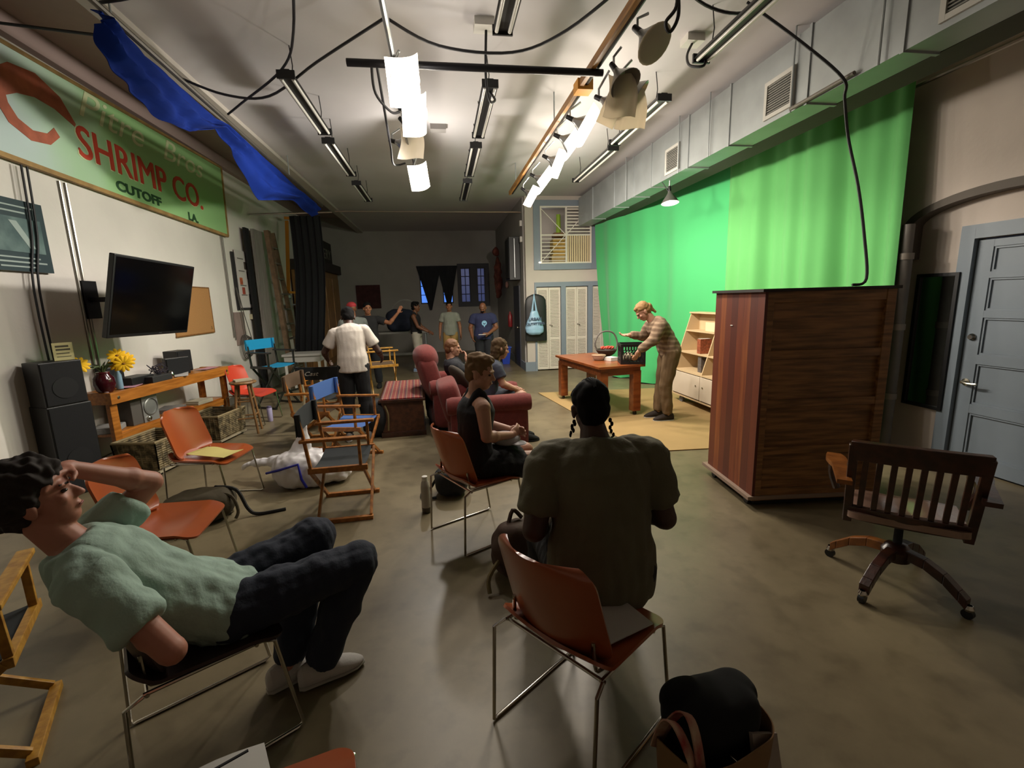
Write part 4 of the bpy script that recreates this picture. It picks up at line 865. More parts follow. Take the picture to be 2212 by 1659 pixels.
for i, (y, z, h_, c, lab) in enumerate(((-.52, .812, .22, '#8a4a30', 'rust-coloured book on the second shelf of the cream bookcase'), (-.56, .532, .23, '#5b5450', 'dark mottled book on the lowest open shelf of the cream bookcase'))):
    bo = thing('book', lab, 'book', (3.7+.12, 6.98+y, z))
    M().box(0, .18, -.045, .045, 0, h_).build('cover', mat('bookc'+c[1:], c, .5, var=.5, vs=30), bo, smooth=False); M().box(.004, .178, -.038, .038, .005, h_+.001).build('pages', m_white, bo, smooth=False)
solo('pale_box', M().box(0, .1, -.15, .15, 0, .13), mat('pale_card', '#d0bd98', .7), 'pale box against the back of the top shelf of the cream bookcase', 'box', (4.0, 6.45, 1.14), smooth=False)
# ---- prop table, crate, baskets
m_tab = wood('cherry_table', '#8a4a22', '#6d3416', 2, (1.5, 9, 9), .3, coat=.3)
tb = thing('prop_table', 'solid reddish wooden table with thick square legs on the tan mat', 'table', (2.1, 6.0, 0), 8)
TW, TLN = .72, 1.6
M().box(0, TW, 0, TLN, .715, .75).build('tabletop', m_tab, tb, smooth=False, bev=.004)
M().box(.05, TW-.05, .05, TLN-.05, .61, .715).build('apron', m_tab, tb, smooth=False)
for x in (.1, TW-.1):
    for y in (.1, TLN-.1):
        M().box(x-.06, x+.06, y-.06, y+.06, .07, .66).build('leg', m_tab, tb, smooth=False, bev=.005)
        M().cyl((x-.012, y, .035), (x+.012, y, .035), .035, n=12).cyl((x, y, .03), (x, y, .08), .01).build('caster', m_black, tb)
cr = thing('milk_crate', 'black plastic milk crate standing on the table in front of the woman', 'crate', (2.47, 6.16, .752), -14)
g = M(); A_, B_, H_ = .34, .34, .28
for z0, z1 in ((0, .035), (.245, .28)): g.box(0, A_, 0, .012, z0, z1).box(0, A_, B_-.012, B_, z0, z1).box(0, .012, 0, B_, z0, z1).box(A_-.012, A_, 0, B_, z0, z1)
for x in (0, A_-.03):
    for y in (0, B_-.03): g.box(x, x+.03, y, y+.03, 0, H_)
for (ax, n) in (('x', 0), ('x', 1), ('y', 0), ('y', 1)):
    for k in range(6):
        a = .03+k*.047
        for (p, q) in (((a, .03), (a+.047, .16)), ((a+.047, .03), (a, .16))):
            off = .006 if n == 0 else B_-.006
            P_ = (p[0], off, p[1]) if ax == 'x' else (off, p[0], p[1]); Q_ = (q[0], off, q[1]) if ax == 'x' else (off, q[0], q[1]); g.bar(P_, Q_, .011, .009)
    for k in range(8):
        a = .03+k*.04; off = .006 if n == 0 else B_-.006
        g.bar((a, off, .16) if ax == 'x' else (off, a, .16), (a, off, .25) if ax == 'x' else (off, a, .25), .012, .009)
    off = .006 if n == 0 else B_-.006
    g.bar((.0, off, .16) if ax == 'x' else (off, 0, .16), (A_, off, .16) if ax == 'x' else (off, A_, .16), .014, .01)
g.box(0, A_, 0, B_, 0, .006)
g.build('crate_body', m_black, cr, smooth=False)
for i, (x, y, z, r_, c) in enumerate(((.12, .12, .07, .06, '#b0a48c'), (.22, .14, .06, .05, '#c08a60'), (.2, .24, .08, .06, '#a89c88'))):
    solo('crumpled_item', M().sup((0, 0, 0), (r_, r_*.8, r_*.9), .8), mat('crumple'+c[1:], c, .8, bump=.5, bs=20), ['pale wrapped item at the front of the milk crate', 'orange-tan item inside the milk crate', 'grey item at the back of the milk crate'][i], 'item', (2.47+x, 6.13+y, .76+z))
bw = thing('fruit_basket', 'dark oval basket with a tall hoop handle and coral flowers on the table', 'basket', (2.62, 7.15, .752))
M().lathe((0, 0, 0), [(.07, 0), (.13, .04), (.17, .1), (.165, .11), (.12, .05), (.05, .015)], 24).build('basket_bowl', mat('dark_wicker', '#30261f', .8, bump=.6, bs=80), bw)
M().tube([(-.16, 0, .1), (-.19, 0, .22), (-.12, 0, .36), (0, 0, .4), (.12, .0, .36), (.18, 0, .22), (.16, 0, .1)], .013, 8, sm=5).build('handle', mat('grey_wicker', '#55504c', .8), bw)
for i, (x, y, z) in enumerate(((.02, -.02, .14), (.09, .03, .13), (-.04, .05, .13))):
    g = M()
    for k in range(14):
        a = k*2.4; g.sup((.022*math.cos(a)*(k/9), .022*math.sin(a)*(k/9), .01*math.sin(k)), (.022, .01, .02), 1, Euler((a, a*.5, a)).to_matrix(), 8, 6)
    solo('coral_flower', g, mat('coral_petal', '#c2503f', .7), ['coral cloth flower at the front of the hoop-handled basket', 'coral cloth flower at the right in the hoop-handled basket', 'coral cloth flower at the back of the hoop-handled basket'][i], 'flower', (2.62+x, 7.15+y, .75+z), group='coral flowers in the basket')
for i, (x, y) in enumerate(((2.34, 6.72),)):
    bo = thing('serving_bowl', 'small pale ribbed bowl on the table left of the milk crate', 'bowl', (x, y, .752))
    M().lathe((0, 0, 0), [(.06, 0), (.075, .01), (.1, .06), (.105, .075), (.098, .075), (.07, .02)], 22).build('bowl', mat('bowl_pale', '#b8a898', .5), bo); M().lathe((0, 0, .07), [(.108, 0), (.112, .006), (.1, .012), (.02, .014)], 22).build('lid', mat('bowl_lid', '#8a6f58', .5), bo)
solo('folded_paper', M().box(-.07, .07, -.08, .08, 0, .05), m_white, 'white folded paper between the bowl and the milk crate', 'paper', (2.5, 6.62, .752), 20, smooth=False)
# ---- mat on the floor
solo('floor_mat', M().prism([(1.68, 8.1, .004), (2.13, 4.6, .004), (4.1, 4.45, .004), (4.05, 7.9, .004)], (0, 0, .008)), mat('tan_mat', '#9a7f52', .9, var=.06, vs=3, bump=.1, bs=80), 'large tan floor mat under the prop table', 'mat', smooth=False)
# ---- garment bag, plastic bag on the partition corner
gb = thing('garment_bag', 'black garment bag hanging on the corner of the closet wall', 'garment bag', (2.18, 10.63, 0))
M().loft([((0, 0, z), (w_, 0, 0), (0, d_, 0)) for z, w_, d_ in ((.72, .25, .03), (.75, .26, .045), (1.1, .25, .05), (1.5, .25, .05), (1.66, .24, .045), (1.74, .19, .035), (1.79, .08, .02), (1.8, .02, .01))], 24).build('bag', mat('garment_black', '#191a1a', .5, bump=.4, bs=6), gb)
M().tube([(0, .0, 1.8), (0, 0, 1.86), (.02, .03, 1.88), (.0, .05, 1.86)], .005, 6).build('hook', m_chrome, gb)
pb = thing('shopping_bag', 'pale blue plastic carrier bag printed in dark capitals hanging over the garment bag', 'bag', (2.12, 10.5, 0))
m_pb = mat('pale_blue_bag', '#8db0c8', .4, bump=.3, bs=10)
remeshed(M().loft([((0, 0, z), (w_, 0, 0), (0, d_, 0)) for z, w_, d_ in ((.88, .13, .05), (.93, .2, .09), (1.02, .215, .1), (1.15, .19, .08), (1.3, .12, .05), (1.42, .07, .03))], 24), 'bag_body', m_pb, pb, .012, 3, lambda c: .012*noise.noise(c*9))
for s in (-1, 1): M().tube([(s*.05, 0, 1.38), (s*.035, 0, 1.52), (s*.012, 0, 1.68), (0, 0, 1.8)], .02, 8, rs=[.03, .02, .014, .008], sm=3).build('bag_handle', m_pb, pb)
text('lettering', 'URBAN', .09, mat('bag_ink', '#35465c', .6), basis((0, -.095, 1.21), (1, 0, .03), (0, 0, 1)), pb, align='CENTER', bold=.003, ext=.004)
text('lettering', 'OUTFITTERS', .075, mat('bag_ink', '#35465c', .6), basis((0, -.115, 1.11), (1, 0, .03), (0, 0, 1)), pb, align='CENTER', bold=.003, ext=.004)
# ---- gate in the upper opening, loft goods
m_gate = mat('gate_cream', '#d0cabd', .5)
gt = thing('security_gate', 'pale metal bar gate of four quarters filling the upper opening of the partition', 'gate', (2.92, 10.66, 3.1))
gx, gz = .6, .625
M().box(-gx, gx, -.02, .02, gz-.03, gz).box(-gx, gx, -.02, .02, -gz, -gz+.03).box(-gx, -gx+.03, -.02, .02, -gz, gz).box(gx-.03, gx, -.02, .02, -gz, gz).box(-gx, gx, -.02, .02, -.015, .015).box(-.015, .02, -.02, .02, -gz, gz).build('gate_frame', m_gate, gt, smooth=False)
M().bar((-gx, 0, gz-.03), (0, 0, .0), .016, .016).build('diagonal_brace', m_gate, gt, smooth=False)
M().bar((0.02, 0, .02), (gx-.05, 0, gz-.04), .016, .016).build('diagonal_brace', m_gate, gt, smooth=False)
M().bar((-gx+.03, 0.0, -gz+.05), (-.03, 0, -.02), .014, .014).build('diagonal_brace', m_gate, gt, smooth=False)
for k in range(8): M().box(.03, gx-.03, .0, .018, .06+k*.07, .085+k*.07).build('slat', m_gate, gt, smooth=False)
for k in range(7): M().box(-gx+.03, -.015, .0, .014, -.57+k*.08, -.555+k*.08).build('thin_bar', m_gate, gt, smooth=False)
for k in range(11): M().box(.035+k*.052, .066+k*.052, .0, .018, -gz+.03, -.015).build('upright_slat', mat('gate_tan', '#cbb68f', .6), gt, smooth=False)
for i, (x, y, z, a, b, h_, c, lab) in enumerate(((2.84, 11.2, 2.17, .32, .3, .52, '#b39c66', 'lowest tan box stacked behind the gate'), (2.86, 11.2, 2.69, .3, .3, .36, '#c09e4e', 'yellow box in the middle of the stack behind the gate'), (2.88, 11.2, 3.05, .26, .28, .16, '#7a5a32', 'brown crate on top of the stack behind the gate'))):
    solo('stored_box', M().box(-a/2, a/2, -b/2, b/2, 0, h_), mat('box'+c[1:], c, .7, var=.15, vs=8), lab, 'box', (x, y, z), smooth=False, group='boxes behind the gate')
solo('rolled_fabric', M().cyl((0, 0, 0), (0, 0, .42), .06, .05, 14), mat('lime_roll', '#93b534', .6), 'lime green roll standing on the boxes behind the gate', 'roll', (2.87, 11.15, 3.21))
solo('small_light', M().sup((0, 0, 0), (.03, .02, .018)), mat('small_lit', '#fff4dd', .5, emit=3), 'small bright light at the lower left corner of the gate', 'lamp', (2.3, 10.63, 2.5))
# ================================================================ seating for the actors
m_rose = mat('rose_upholstery', '#6c2926', .9, var=.14, vs=30, sheen=.12, bump=.15, bs=120)
def armchair(label, loc, rz, hb, group=None, head=False):
    o = thing('armchair', label, 'armchair', loc, rz, group); w_ = .4
    M().sup((0, .0, .2), (.36, .4, .15), .25, nu=28, nv=16).build('base', m_rose, o)
    M().sup((0, .1, .42), (.27, .36, .11), .35, nu=28, nv=16).build('seat_cushion', m_rose, o)
    rt = Matrix.Rotation(R(14), 3, 'X')
    M().sup((0, -.36, .36+hb/2), (.33, .12, hb/2-.02), .4, rt, 28, 20).build('backrest', m_rose, o)
    if head: M().sup((.0, -.4, .36+hb-.06), (.31, .16, .17), .85, rt, 28, 16).build('headrest', m_rose, o)
    for s in (-1, 1):
        M().sup((s*.37, .03, .33), (.08, .42, .27), .3, nu=24, nv=14).build('arm_side', m_rose, o)
        M().lathe((s*.38, -.42, .6), [(.02, -.01), (.085, .0), (.1, .05), (.095, .4), (.1, .85), (.085, .9), (.02, .91)], 18, (0, 1, 0)).build('arm_roll', m_rose, o)
    for x in (-.3, .3):
        for y in (-.33, .36): M().cyl((x, y, 0), (x, y, .08), .025, .03).build('foot', m_mah, o)
    return o
armchair('nearer rose armchair with rolled arms in front of the plaid-topped chest', (.42, 5.2, 0), -88, .5, 'rose upholstered armchairs')
armchair('farther rose armchair with a high headrest holding the red-haired man', (.16, 6.4, 0), -80, .66, 'rose upholstered armchairs', True)
solo('throw_pillow', M().sup((0, 0, 0), (.05, .24, .24), .7, Euler((R(8), R(-28), R(20))).to_matrix(), 24, 14), mat('dark_pillow', '#3d352c', .9), 'dark square pillow wedged between the two rose armchairs', 'pillow', (.22, 5.68, .7))
ch = thing('chest', 'brown blanket chest with a red plaid top beside the rose armchairs', 'chest', (-.58, 6.6, 0), 3)
M().box(-.26, .26, -.7, .7, .06, .46).build('chest_body', wood('chest_wood', '#4f2c18', '#371c0e', 2, (9, 1, 9), .5), ch, smooth=False, bev=.004)
M().box(-.28, .28, -.72, .72, 0, .07).build('base_moulding', m_mah, ch, smooth=False, bev=.005); M().box(-.29, .29, -.73, .73, .46, .49).build('lid', m_mah, ch, smooth=False, bev=.004)
def plaid():
    m = bpy.data.materials.new('red_plaid'); m.use_nodes = True; nt = m.node_tree; N = nt.nodes; L = nt.links; b = N['Principled BSDF']; b.inputs['Roughness'].default_value = .9
    tc = N.new('ShaderNodeTexCoord'); prev = None
    rgb = N.new('ShaderNodeRGB'); rgb.outputs[0].default_value = lin('#8a2a2c'); prev = rgb.outputs[0]
    for ax, ph in ((0, 0), (1, .3), (0, 2.0), (1, 2.4)):
        w_ = N.new('ShaderNodeTexWave'); w_.bands_direction = 'XY'[ax]; w_.inputs['Scale'].default_value = 3.2 if ph < 1 else 6.4; w_.inputs['Phase Offset'].default_value = ph; L.new(tc.outputs['Object'], w_.inputs[0])
        g_ = N.new('ShaderNodeMath'); g_.operation = 'GREATER_THAN'; g_.inputs[1].default_value = .72 if ph < 1 else .9; L.new(w_.outputs['Fac'], g_.inputs[0])
        h_ = N.new('ShaderNodeMath'); h_.operation = 'MULTIPLY'; h_.inputs[1].default_value = .6; L.new(g_.outputs[0], h_.inputs[0])
        mx = N.new('ShaderNodeMix'); mx.data_type = 'RGBA'; L.new(h_.outputs[0], mx.inputs['Factor']); L.new(prev, mx.inputs[6]); mx.inputs[7].default_value = lin('#26344a') if ph < 1 else lin('#a88a6a'); prev = mx.outputs[2]
    L.new(prev, b.inputs['Base Color']); return m
M().box(-.26, .26, -.7, .68, .49, .505).build('plaid_cloth', plaid(), ch, smooth=False, bev=.004)
# ---- stool and its book
stl = thing('wooden_stool', 'round-topped wooden stool beside the far end of the workbench', 'stool', (-2.68, 6.62, 0), 10)
m_sto = wood('stool_wood', '#8f6a40', '#6c4c2a', 3, (8, 8, 2), .5)
M().lathe((0, 0, .68), [(.14, 0), (.16, .008), (.165, .02), (.155, .034), (.02, .038)], 26).build('seat', m_sto, stl)
Lg = [(a, V((.1*math.cos(a), .1*math.sin(a), .69)), V((.19*math.cos(a), .19*math.sin(a), 0))) for a in (PI/4, 3*PI/4, 5*PI/4, 7*PI/4)]
for a, p, q in Lg: M().cyl(p, q, .017, .016, 12).build('leg', m_sto, stl)
for k in range(4):
    for h_ in (.22+.03*(k % 2), .45+.03*(k % 2)):
        a = Lg[k]; b = Lg[(k+1) % 4]; t_ = 1-h_/.69; M().cyl(a[1].lerp(a[2], t_), b[1].lerp(b[2], t_), .01, n=8).build('rung', m_sto, stl)
bo = thing('book', 'open-edged pale book lying on the wooden stool', 'book', (-2.68, 6.62, .72), 35)
M().box(-.1, .1, -.07, .07, 0, .022).build('pages', mat('book_page', '#b0a890', .8), bo, smooth=False); M().box(-.105, .105, -.075, .075, -.002, .001).build('cover', mat('book_cover_brown', '#6b4c36', .7), bo, smooth=False)
tu = thing('tumbler', 'lilac-white travel tumbler on the floor beside the stool', 'bottle', (-2.6, 7.2, 0))
M().lathe((0, 0, 0), [(.03, 0), (.036, .01), (.038, .2), (.032, .21)], 18).build('bottle_body', mat('lilac_white', '#a79fc0', .4), tu); M().lathe((0, 0, .2), [(.033, 0), (.035, .02), (.03, .035), (.02, .036)], 16).build('lid', mat('violet_lid', '#5a5270', .4), tu)
bt = thing('water_bottle', 'white-capped clear bottle standing on the floor left of the tank-top woman', 'bottle', (-.2, 3.62, 0))
M().lathe((0, 0, 0), [(.03, 0), (.036, .008), (.037, .05)], 18).build('dark_base', mat('dark_base', '#453b30', .5), bt)
M().lathe((0, 0, .05), [(.037, 0), (.036, .17), (.03, .21), (.02, .23)], 18).build('bottle_body', mat('cloudy_white', '#9a9288', .35), bt); M().lathe((0, 0, .275), [(.022, 0), (.023, .035), (.018, .038)], 16).build('cap', mat('cap_white', '#c8c4bc', .5), bt)
# ---- bags on the floor
def lump(name, label, cat, loc, rad, m, rz=0, e=.7, amp=.03, fr=5, rot=None, vox=.01):
    o = thing(name, label, cat, loc, rz)
    return o, remeshed(M().sup((0, 0, rad[2]), rad, e, rot, 28, 18), name+'_body', m, o, vox, 3, lambda c: amp*(noise.noise(c*fr)+.5*noise.noise(c*fr*2.3)))
m_plas = mat('white_plastic_bag', '#dcd8da', .35, bump=.5, bs=9)
o = thing('shopping_bag', 'crumpled white plastic bag with a blue stripe on the floor by the director chair', 'bag', (-1.34, 4.5, 0), 0)
g = M().sup((0, 0, .13), (.3, .19, .14), .7, None, 28, 18).sup((.2, .02, .1), (.18, .14, .1), .8).loft([((-.12, 0, .16), (.16, 0, 0), (0, .1, .04)), ((-.06, .02, .3), (.1, 0, .03), (0, .06, .02)), ((-.02, .03, .4), (.045, 0, .0), (0, .03, 0)), ((-.02, .03, .47), (.03, 0, 0), (0, .008, 0))], 16).loft([((-.15, .08, .16), (0, .12, 0), (0, 0, .08)), ((-.4, .18, .15), (0, .06, 0), (0, 0, .04)), ((-.6, .24, .13), (0, .03, 0), (0, 0, .02)), ((-.68, .28, .08), (0, .012, 0), (0, 0, .012))], 16)
g.mul(Matrix.Diagonal((1.05, 1.05, 1.22, 1))); remeshed(g, 'bag_body', m_plas, o, .009, 2, lambda c: .02*(noise.noise(c*8)+noise.noise(c*19)*.6))
M().tube([(-.34, -.11, .17), (-.2, -.2, .22), (-.02, -.225, .27), (.0, -.235, .13), (.03, -.215, .04)], .012, 6).build('blue_stripe', mat('blue_print', '#1c2090', .5), o)
m_olv = mat('olive_pack', '#3d3420', .85, bump=.3, bs=30)
o, b = lump('backpack', 'olive brown backpack on the floor between the two empty orange chairs', 'backpack', (-2.0, 3.86, 0), (.26, .18, .13), m_olv, 10, .75, .02)
M().tube([(.1, .05, .25), (.26, 0, .22), (.34, -.05, .06), (.42, -.08, .015), (.62, -.06, .012)], .014, 6, sm=5).build('strap', mat('strap_black', '#14120d', .8), o)
M().tube([(.12, -.05, .24), (.24, -.08, .2), (.28, -.1, .08), (.26, -.12, .02)], .012, 6, sm=4).build('strap', m_olv, o)
m_bag = mat('black_nylon', '#0d0e12', .75, bump=.3, bs=30)
o, b = lump('backpack', 'black backpack leaning upright against the end of the plaid-topped chest', 'backpack', (-.88, 6.0, 0), (.13, .17, .25), m_bag, 10, .75, .02)
M().tube([(.1, -.13, .42), (.13, -.17, .3), (.12, -.16, .1)], .012, 6, sm=4).build('strap', mat('strap_tan', '#6a5c3a', .8), o)
o, b = lump('backpack', 'black bag slumped on the floor behind the chair of the tank-top woman', 'backpack', (.02, 3.95, 0), (.15, .17, .13), m_bag, 0, .75, .025)
M().tube([(.02, -.1, .24), (-.1, -.02, .2), (-.2, .02, .05), (-.27, .03, .015), (-.25, -.09, .015), (-.14, -.1, .02)], .012, 6, sm=4).build('strap', m_bag, o)
m_brb = mat('brown_bag', '#3a2415', .8, bump=.3, bs=25)
o, b = lump('handbag', 'dark brown bag on the floor between the tank-top woman and the olive-shirt man', 'bag', (.38, 2.62, 0), (.15, .13, .18), m_brb, 20, .75, .03)
M().tube([(-.05, 0, .32), (.0, .02, .42), (.06, .02, .36)], .014, 6, sm=4).build('strap', m_brb, o); M().tube([(-.1, -.05, .2), (-.22, -.08, .1), (-.24, -.12, .02)], .013, 6, sm=4).build('strap', mat('strap_tan', '#6a5c3a', .8), o)
# tote at the bottom right
to = thing('tote_bag', 'open paper tote with patterned straps at the bottom right of the near chair', 'bag', (.83, 1.2, 0), 20)
m_tan = mat('tan_paper_bag', '#7a5a38', .8, bump=.2, bs=10)
def tote(u, v):
    a = u*2*PI; e = .55; P_ = lambda w_: math.copysign(abs(w_)**e, w_); k = 1+.1*v
    return (.18*P_(math.cos(a))*k, .11*P_(math.sin(a))*k, .008+.28*v+.02*math.sin(a*2)*v)
M().sheet(tote, 48, 8, .004).build('bag_wall', m_tan, to); M().cb((0, 0, .006), (.34, .2, .01)).build('bag_base', m_tan, to, smooth=False)
m_st = mat('patterned_strap', '#8a2f2c', .8, hx2='#b09a80', vs=14)
for s in (-1, 1): M().sheet(lambda u, v: (-.19+.1*math.sin(u*PI)*s*.3-.02*(2*v-1)+.02, -.1+.2*u, .2+.2*math.sin(u*PI)+.015*(2*v-1)), 16, 3, .005).build('strap', m_st, to)
bl = thing('dark_garment', 'black garment stuffed into the open tote at the bottom right', 'clothing', (.85, 1.22, .2), 8)
remeshed(M().sup((0, .03, .08), (.17, .12, .1), .75).sup((.08, .06, .1), (.12, .08, .07), .8).sup((-.08, .08, .13), (.09, .05, .06), .8), 'cloth', mat('deep_black_cloth', '#040405', 1), bl, .01, 4, lambda c: .012*noise.noise(c*8))
solo('paper_packet', M().sheet(lambda u, v: (.14*(u-.5), .05*v, .3*v*(1-.25*u)), 8, 8, .012), mat('packet_white', '#8a7d74', .7), 'pale paper packet sticking out at the right of the tote', 'paper', (1.0, 1.12, .0), 20)
# things on the right inner wall and the far part
wc = thing('wall_speaker', 'black box speaker high on the inner wall beyond the closets', 'speaker', (1.9, 11.5, 2.6))
M().box(-.22, .04, -.3, .3, -.45, .55).build('cabinet', m_black, wc, smooth=False, bev=.008); M().box(-.235, -.22, -.27, .27, -.4, .5).build('grille', m_spk, wc, smooth=False); M().tube([(-.1, -.34, .5), (-.1, -.34, -.4)], .014, 6).build('side_tube', m_alu, wc)
for z, lab in ((3.4, 'upper small white control box on the corner above the dark speaker'), (3.05, 'lower small white control box on the corner above the dark speaker')): solo('control_box', M().cb((0, 0, 0), (.06, .1, .12)), m_white, lab, 'box', (1.93, 10.95, z), smooth=False)
cos_ = thing('hanging_costume', 'reddish costume hanging on the inner wall near the barred windows', 'clothing', (1.75, 14.0, 2.3))
remeshed(M().loft([((0, 0, z), (w_*.35, 0, 0), (0, w_, 0)) for z, w_ in ((-.55, .12), (-.4, .22), (-.1, .3), (.25, .28), (.5, .2), (.62, .08))], 20).sup((-.02, .1, .8), (.1, .14, .14)), 'costume', mat('rusty_costume', '#6e3a30', .9, var=.5, vs=6), cos_, .02, 2, lambda c: .05*noise.noise(c*7))
solo('costume_mask', M().sup((0, 0, 0), (.05, .07, .09)), mat('mask_pink', '#b58a80', .6), 'pale mask hanging beside the reddish costume', 'mask', (1.895, 13.2, 2.1))
solo('fire_extinguisher', M().lathe((0, 0, 0), [(.05, 0), (.06, .02), (.06, .3), (.03, .37), (.02, .42)], 16), mat('extinguisher_red', '#7c1f22', .4), 'red extinguisher on the inner wall near the blue bin', 'extinguisher', (1.885, 12.7, .95))
bn = thing('recycling_bin', 'blue bin on the floor against the inner wall', 'bin', (1.66, 12.2, 0))
M().lathe((0, 0, 0), [(.13, 0), (.18, .42), (.2, .44), (.19, .45), (.165, .42), (.12, .02)], 4, (0, 0, 1)).mul(Matrix.Rotation(R(45), 4, 'Z')).build('bin_body', mat('bin_blue', '#1e3fae', .5), bn, smooth=False, bev=.01)
M().lathe((0, 0, .44), [(.21, 0), (.21, .02), (.19, .02)], 4, (0, 0, 1)).mul(Matrix.Rotation(R(45), 4, 'Z')).build('rim', mat('bin_rim', '#3d64c8', .5), bn, smooth=False)
wt = thing('low_table', 'small white table in front of the tall black drape', 'table', (-2.72, 9.75, 0))
M().box(-.36, .36, -.28, .3, .72, .76).build('tabletop', mat('table_white', '#a5a39c', .5), wt, smooth=False, bev=.004); M().box(-.33, .33, -.25, .27, .6, .72).build('apron', mat('table_white', '#a5a39c', .5), wt, smooth=False)
for x in (-.31, .31):
    for y in (-.23, .25): M().box(x-.02, x+.02, y-.02, y+.02, 0, .6).build('leg', m_white, wt, smooth=False)
ft = thing('folding_table', 'pale folding table in the dark rear part', 'table', (-1.1, 12.7, 0))
M().box(-.75, .75, -.35, .35, .9, .94).build('tabletop', mat('table_grey', '#77766f', .5), ft, smooth=False)
for x in (-.68, .68):
    for y in (-.3, .3): M().cyl((x, y, 0), (x, y, .9), .018).build('leg', m_galv, ft)
M().box(-.7, .7, -.02, .02, .3, .36).build('stretcher', mat('table_grey', '#77766f', .5), ft, smooth=False)
remeshed(M().sup((0, 0, .3), (.38, .22, .3), .6), 'x', mat('navy_cloth', '#12182a', .9), None, .02, 2, lambda c: .03*noise.noise(c*6))
o = [x for x in COL.objects if x.name == 'x'][0]; o.name = 'clothing_pile'; o.location = (-1.05, 12.7, .93); tag(o, 'heap of dark navy clothes on the rear folding table', 'clothing')
solo('arched_mirror', M().sheet(lambda u, v: (-.95+.45*math.cos(PI*u), 13.3, 1.1+.65*math.sin(PI*u)**.8+.03*v), 24, 2, .03), mat('arch_grey', '#6d6c66', .6), 'grey arched frame standing behind the navy clothes', 'frame')
solo('red_cloth_panel', M().cb((0, 0, 0), (.75, .04, .75)), mat('dark_red_panel', '#3c1d1c', .9, var=.4, vs=8), 'dark red square panel hanging on the rear wall', 'picture', (-2.28, 15.875, 1.9), smooth=False)
eq = thing('equipment_stack', 'pile of black equipment cases behind the farther armchair', 'case', (.55, 9.0, 0))
M().box(-.35, .35, -.2, .2, 0, .36).build('case', m_black, eq, smooth=False, bev=.01); M().box(-.2, .3, -.15, .15, .36, .5).build('case', m_blackm, eq, smooth=False, bev=.01); M().tube([(-.12, 0, .5), (-.1, 0, .56), (.1, 0, .56), (.12, 0, .5)], .01, 6).build('handle', m_chrome, eq)
sw_ = thing('plastic_scoop', 'white strap and clear cup hanging by the brown-seated director chair', 'cup', (-1.72, 5.9, 0))
M().tube([(0, 0, .74), (.01, 0, .6), (-.01, 0, .45), (-.02, 0, .36)], .014, 8, sm=3).build('strap', mat('cream_strap', '#b8ae8c', .7), sw_); M().sup((-.05, 0, .32), (.06, .05, .07), 1).build('cup', mat('clear_cup', '#a09a92', .3), sw_)
o = lump('shopping_bag', 'small white cloth bundle hung over the yellow bracket behind the ladder', 'bag', (-3.3, 12.0, 1.2), (.1, .14, .25), m_plas, 0)[0]
# ================================================================ people
def skin(nm, hx): return mat('skin_'+nm, hx, .55, var=.06, vs=12)
def cloth(nm, hx, **k): k.setdefault('var', .06); return mat('cloth_'+nm, hx, .9, vs=10, bump=.2, bs=90, **k)
def hand(g, w, d, n, k=1, curl=.5, side=1, spread=1):
    """palm, four unequal bent fingers and a thumb from the side of the palm; side=+1 puts the thumb toward d x n"""
    d = V(d).normalized(); n = V(n); n = (n-d*n.dot(d)).normalized(); t = d.cross(n)*side; w = V(w)
    rot = Matrix((t, d, n)).transposed()
    g.sup(w+d*.048*k, (.04*k, .052*k, .015*k), .8, rot, 16, 10)
    g.cap(w-d*.015*k, w+d*.02*k, .027*k, .027*k)
    for i, (o, L_) in enumerate(((.03, .92), (.011, 1.0), (-.009, .94), (-.028, .76))):
        p = w+d*(.09-.004*abs(i-1.3))*k + t*o*k; a = curl*.6; dd = (d+t*o*1.5*spread)
        for j, (sl, r0, r1) in enumerate(((.04, .0095, .0088), (.026, .0088, .008), (.02, .008, .0065))):
            v_ = (dd*math.cos(a)+n*math.sin(a)).normalized(); q = p+v_*sl*L_*k; g.cap(p, q, r0*k, r1*k, 8); p = q; a += curl*(.9 if j == 0 else .7)
    p = w+d*.028*k+t*.034*k; v1 = (d*.65+t*.75+n*.3).normalized(); q = p+v1*.036*k; g.cap(p-v1*.015*k, q, .013*k, .011*k, 8)
    v2 = (d*.85+t*.3+n*(.25+curl*.5)).normalized(); g.cap(q, q+v2*.03*k, .0105*k, .008*k, 8)
def head_parts(g, c, f, u, k=1):
    f = V(f).normalized(); u = V(u); u = (u-f*u.dot(f)).normalized(); r = f.cross(u); rot = Matrix((r, f, u)).transposed(); c = V(c)
    P = lambda x, y, z: c+rot @ V((x*k, y*k, z*k))
    E = lambda x, y, z, a, b, h: g.sup(P(x, y, z), (a*k, b*k, h*k), 1, rot, 20, 14)
    E(0, -.012, .03, .075, .096, .086); E(0, .028, -.025, .061, .064, .083); E(0, .038, -.082, .043, .046, .035)
    E(0, .01, -.055, .058, .06, .05); E(0, .08, .024, .05, .014, .012)
    g.cap(P(0, .088, .008), P(0, .106, -.026), .008*k, .013*k, 10); E(.011, .096, -.03, .008, .01, .007); E(-.011, .096, -.03, .008, .01, .007)
    E(0, .089, -.056, .021, .008, .005); E(0, .087, -.066, .018, .009, .006)
    for s in (-1, 1): E(s*.04, .066, -.02, .02, .018, .018); E(s*.076, -.006, -.012, .01, .02, .031); E(s*.082, -.012, .0, .007, .015, .02)
    return P, rot
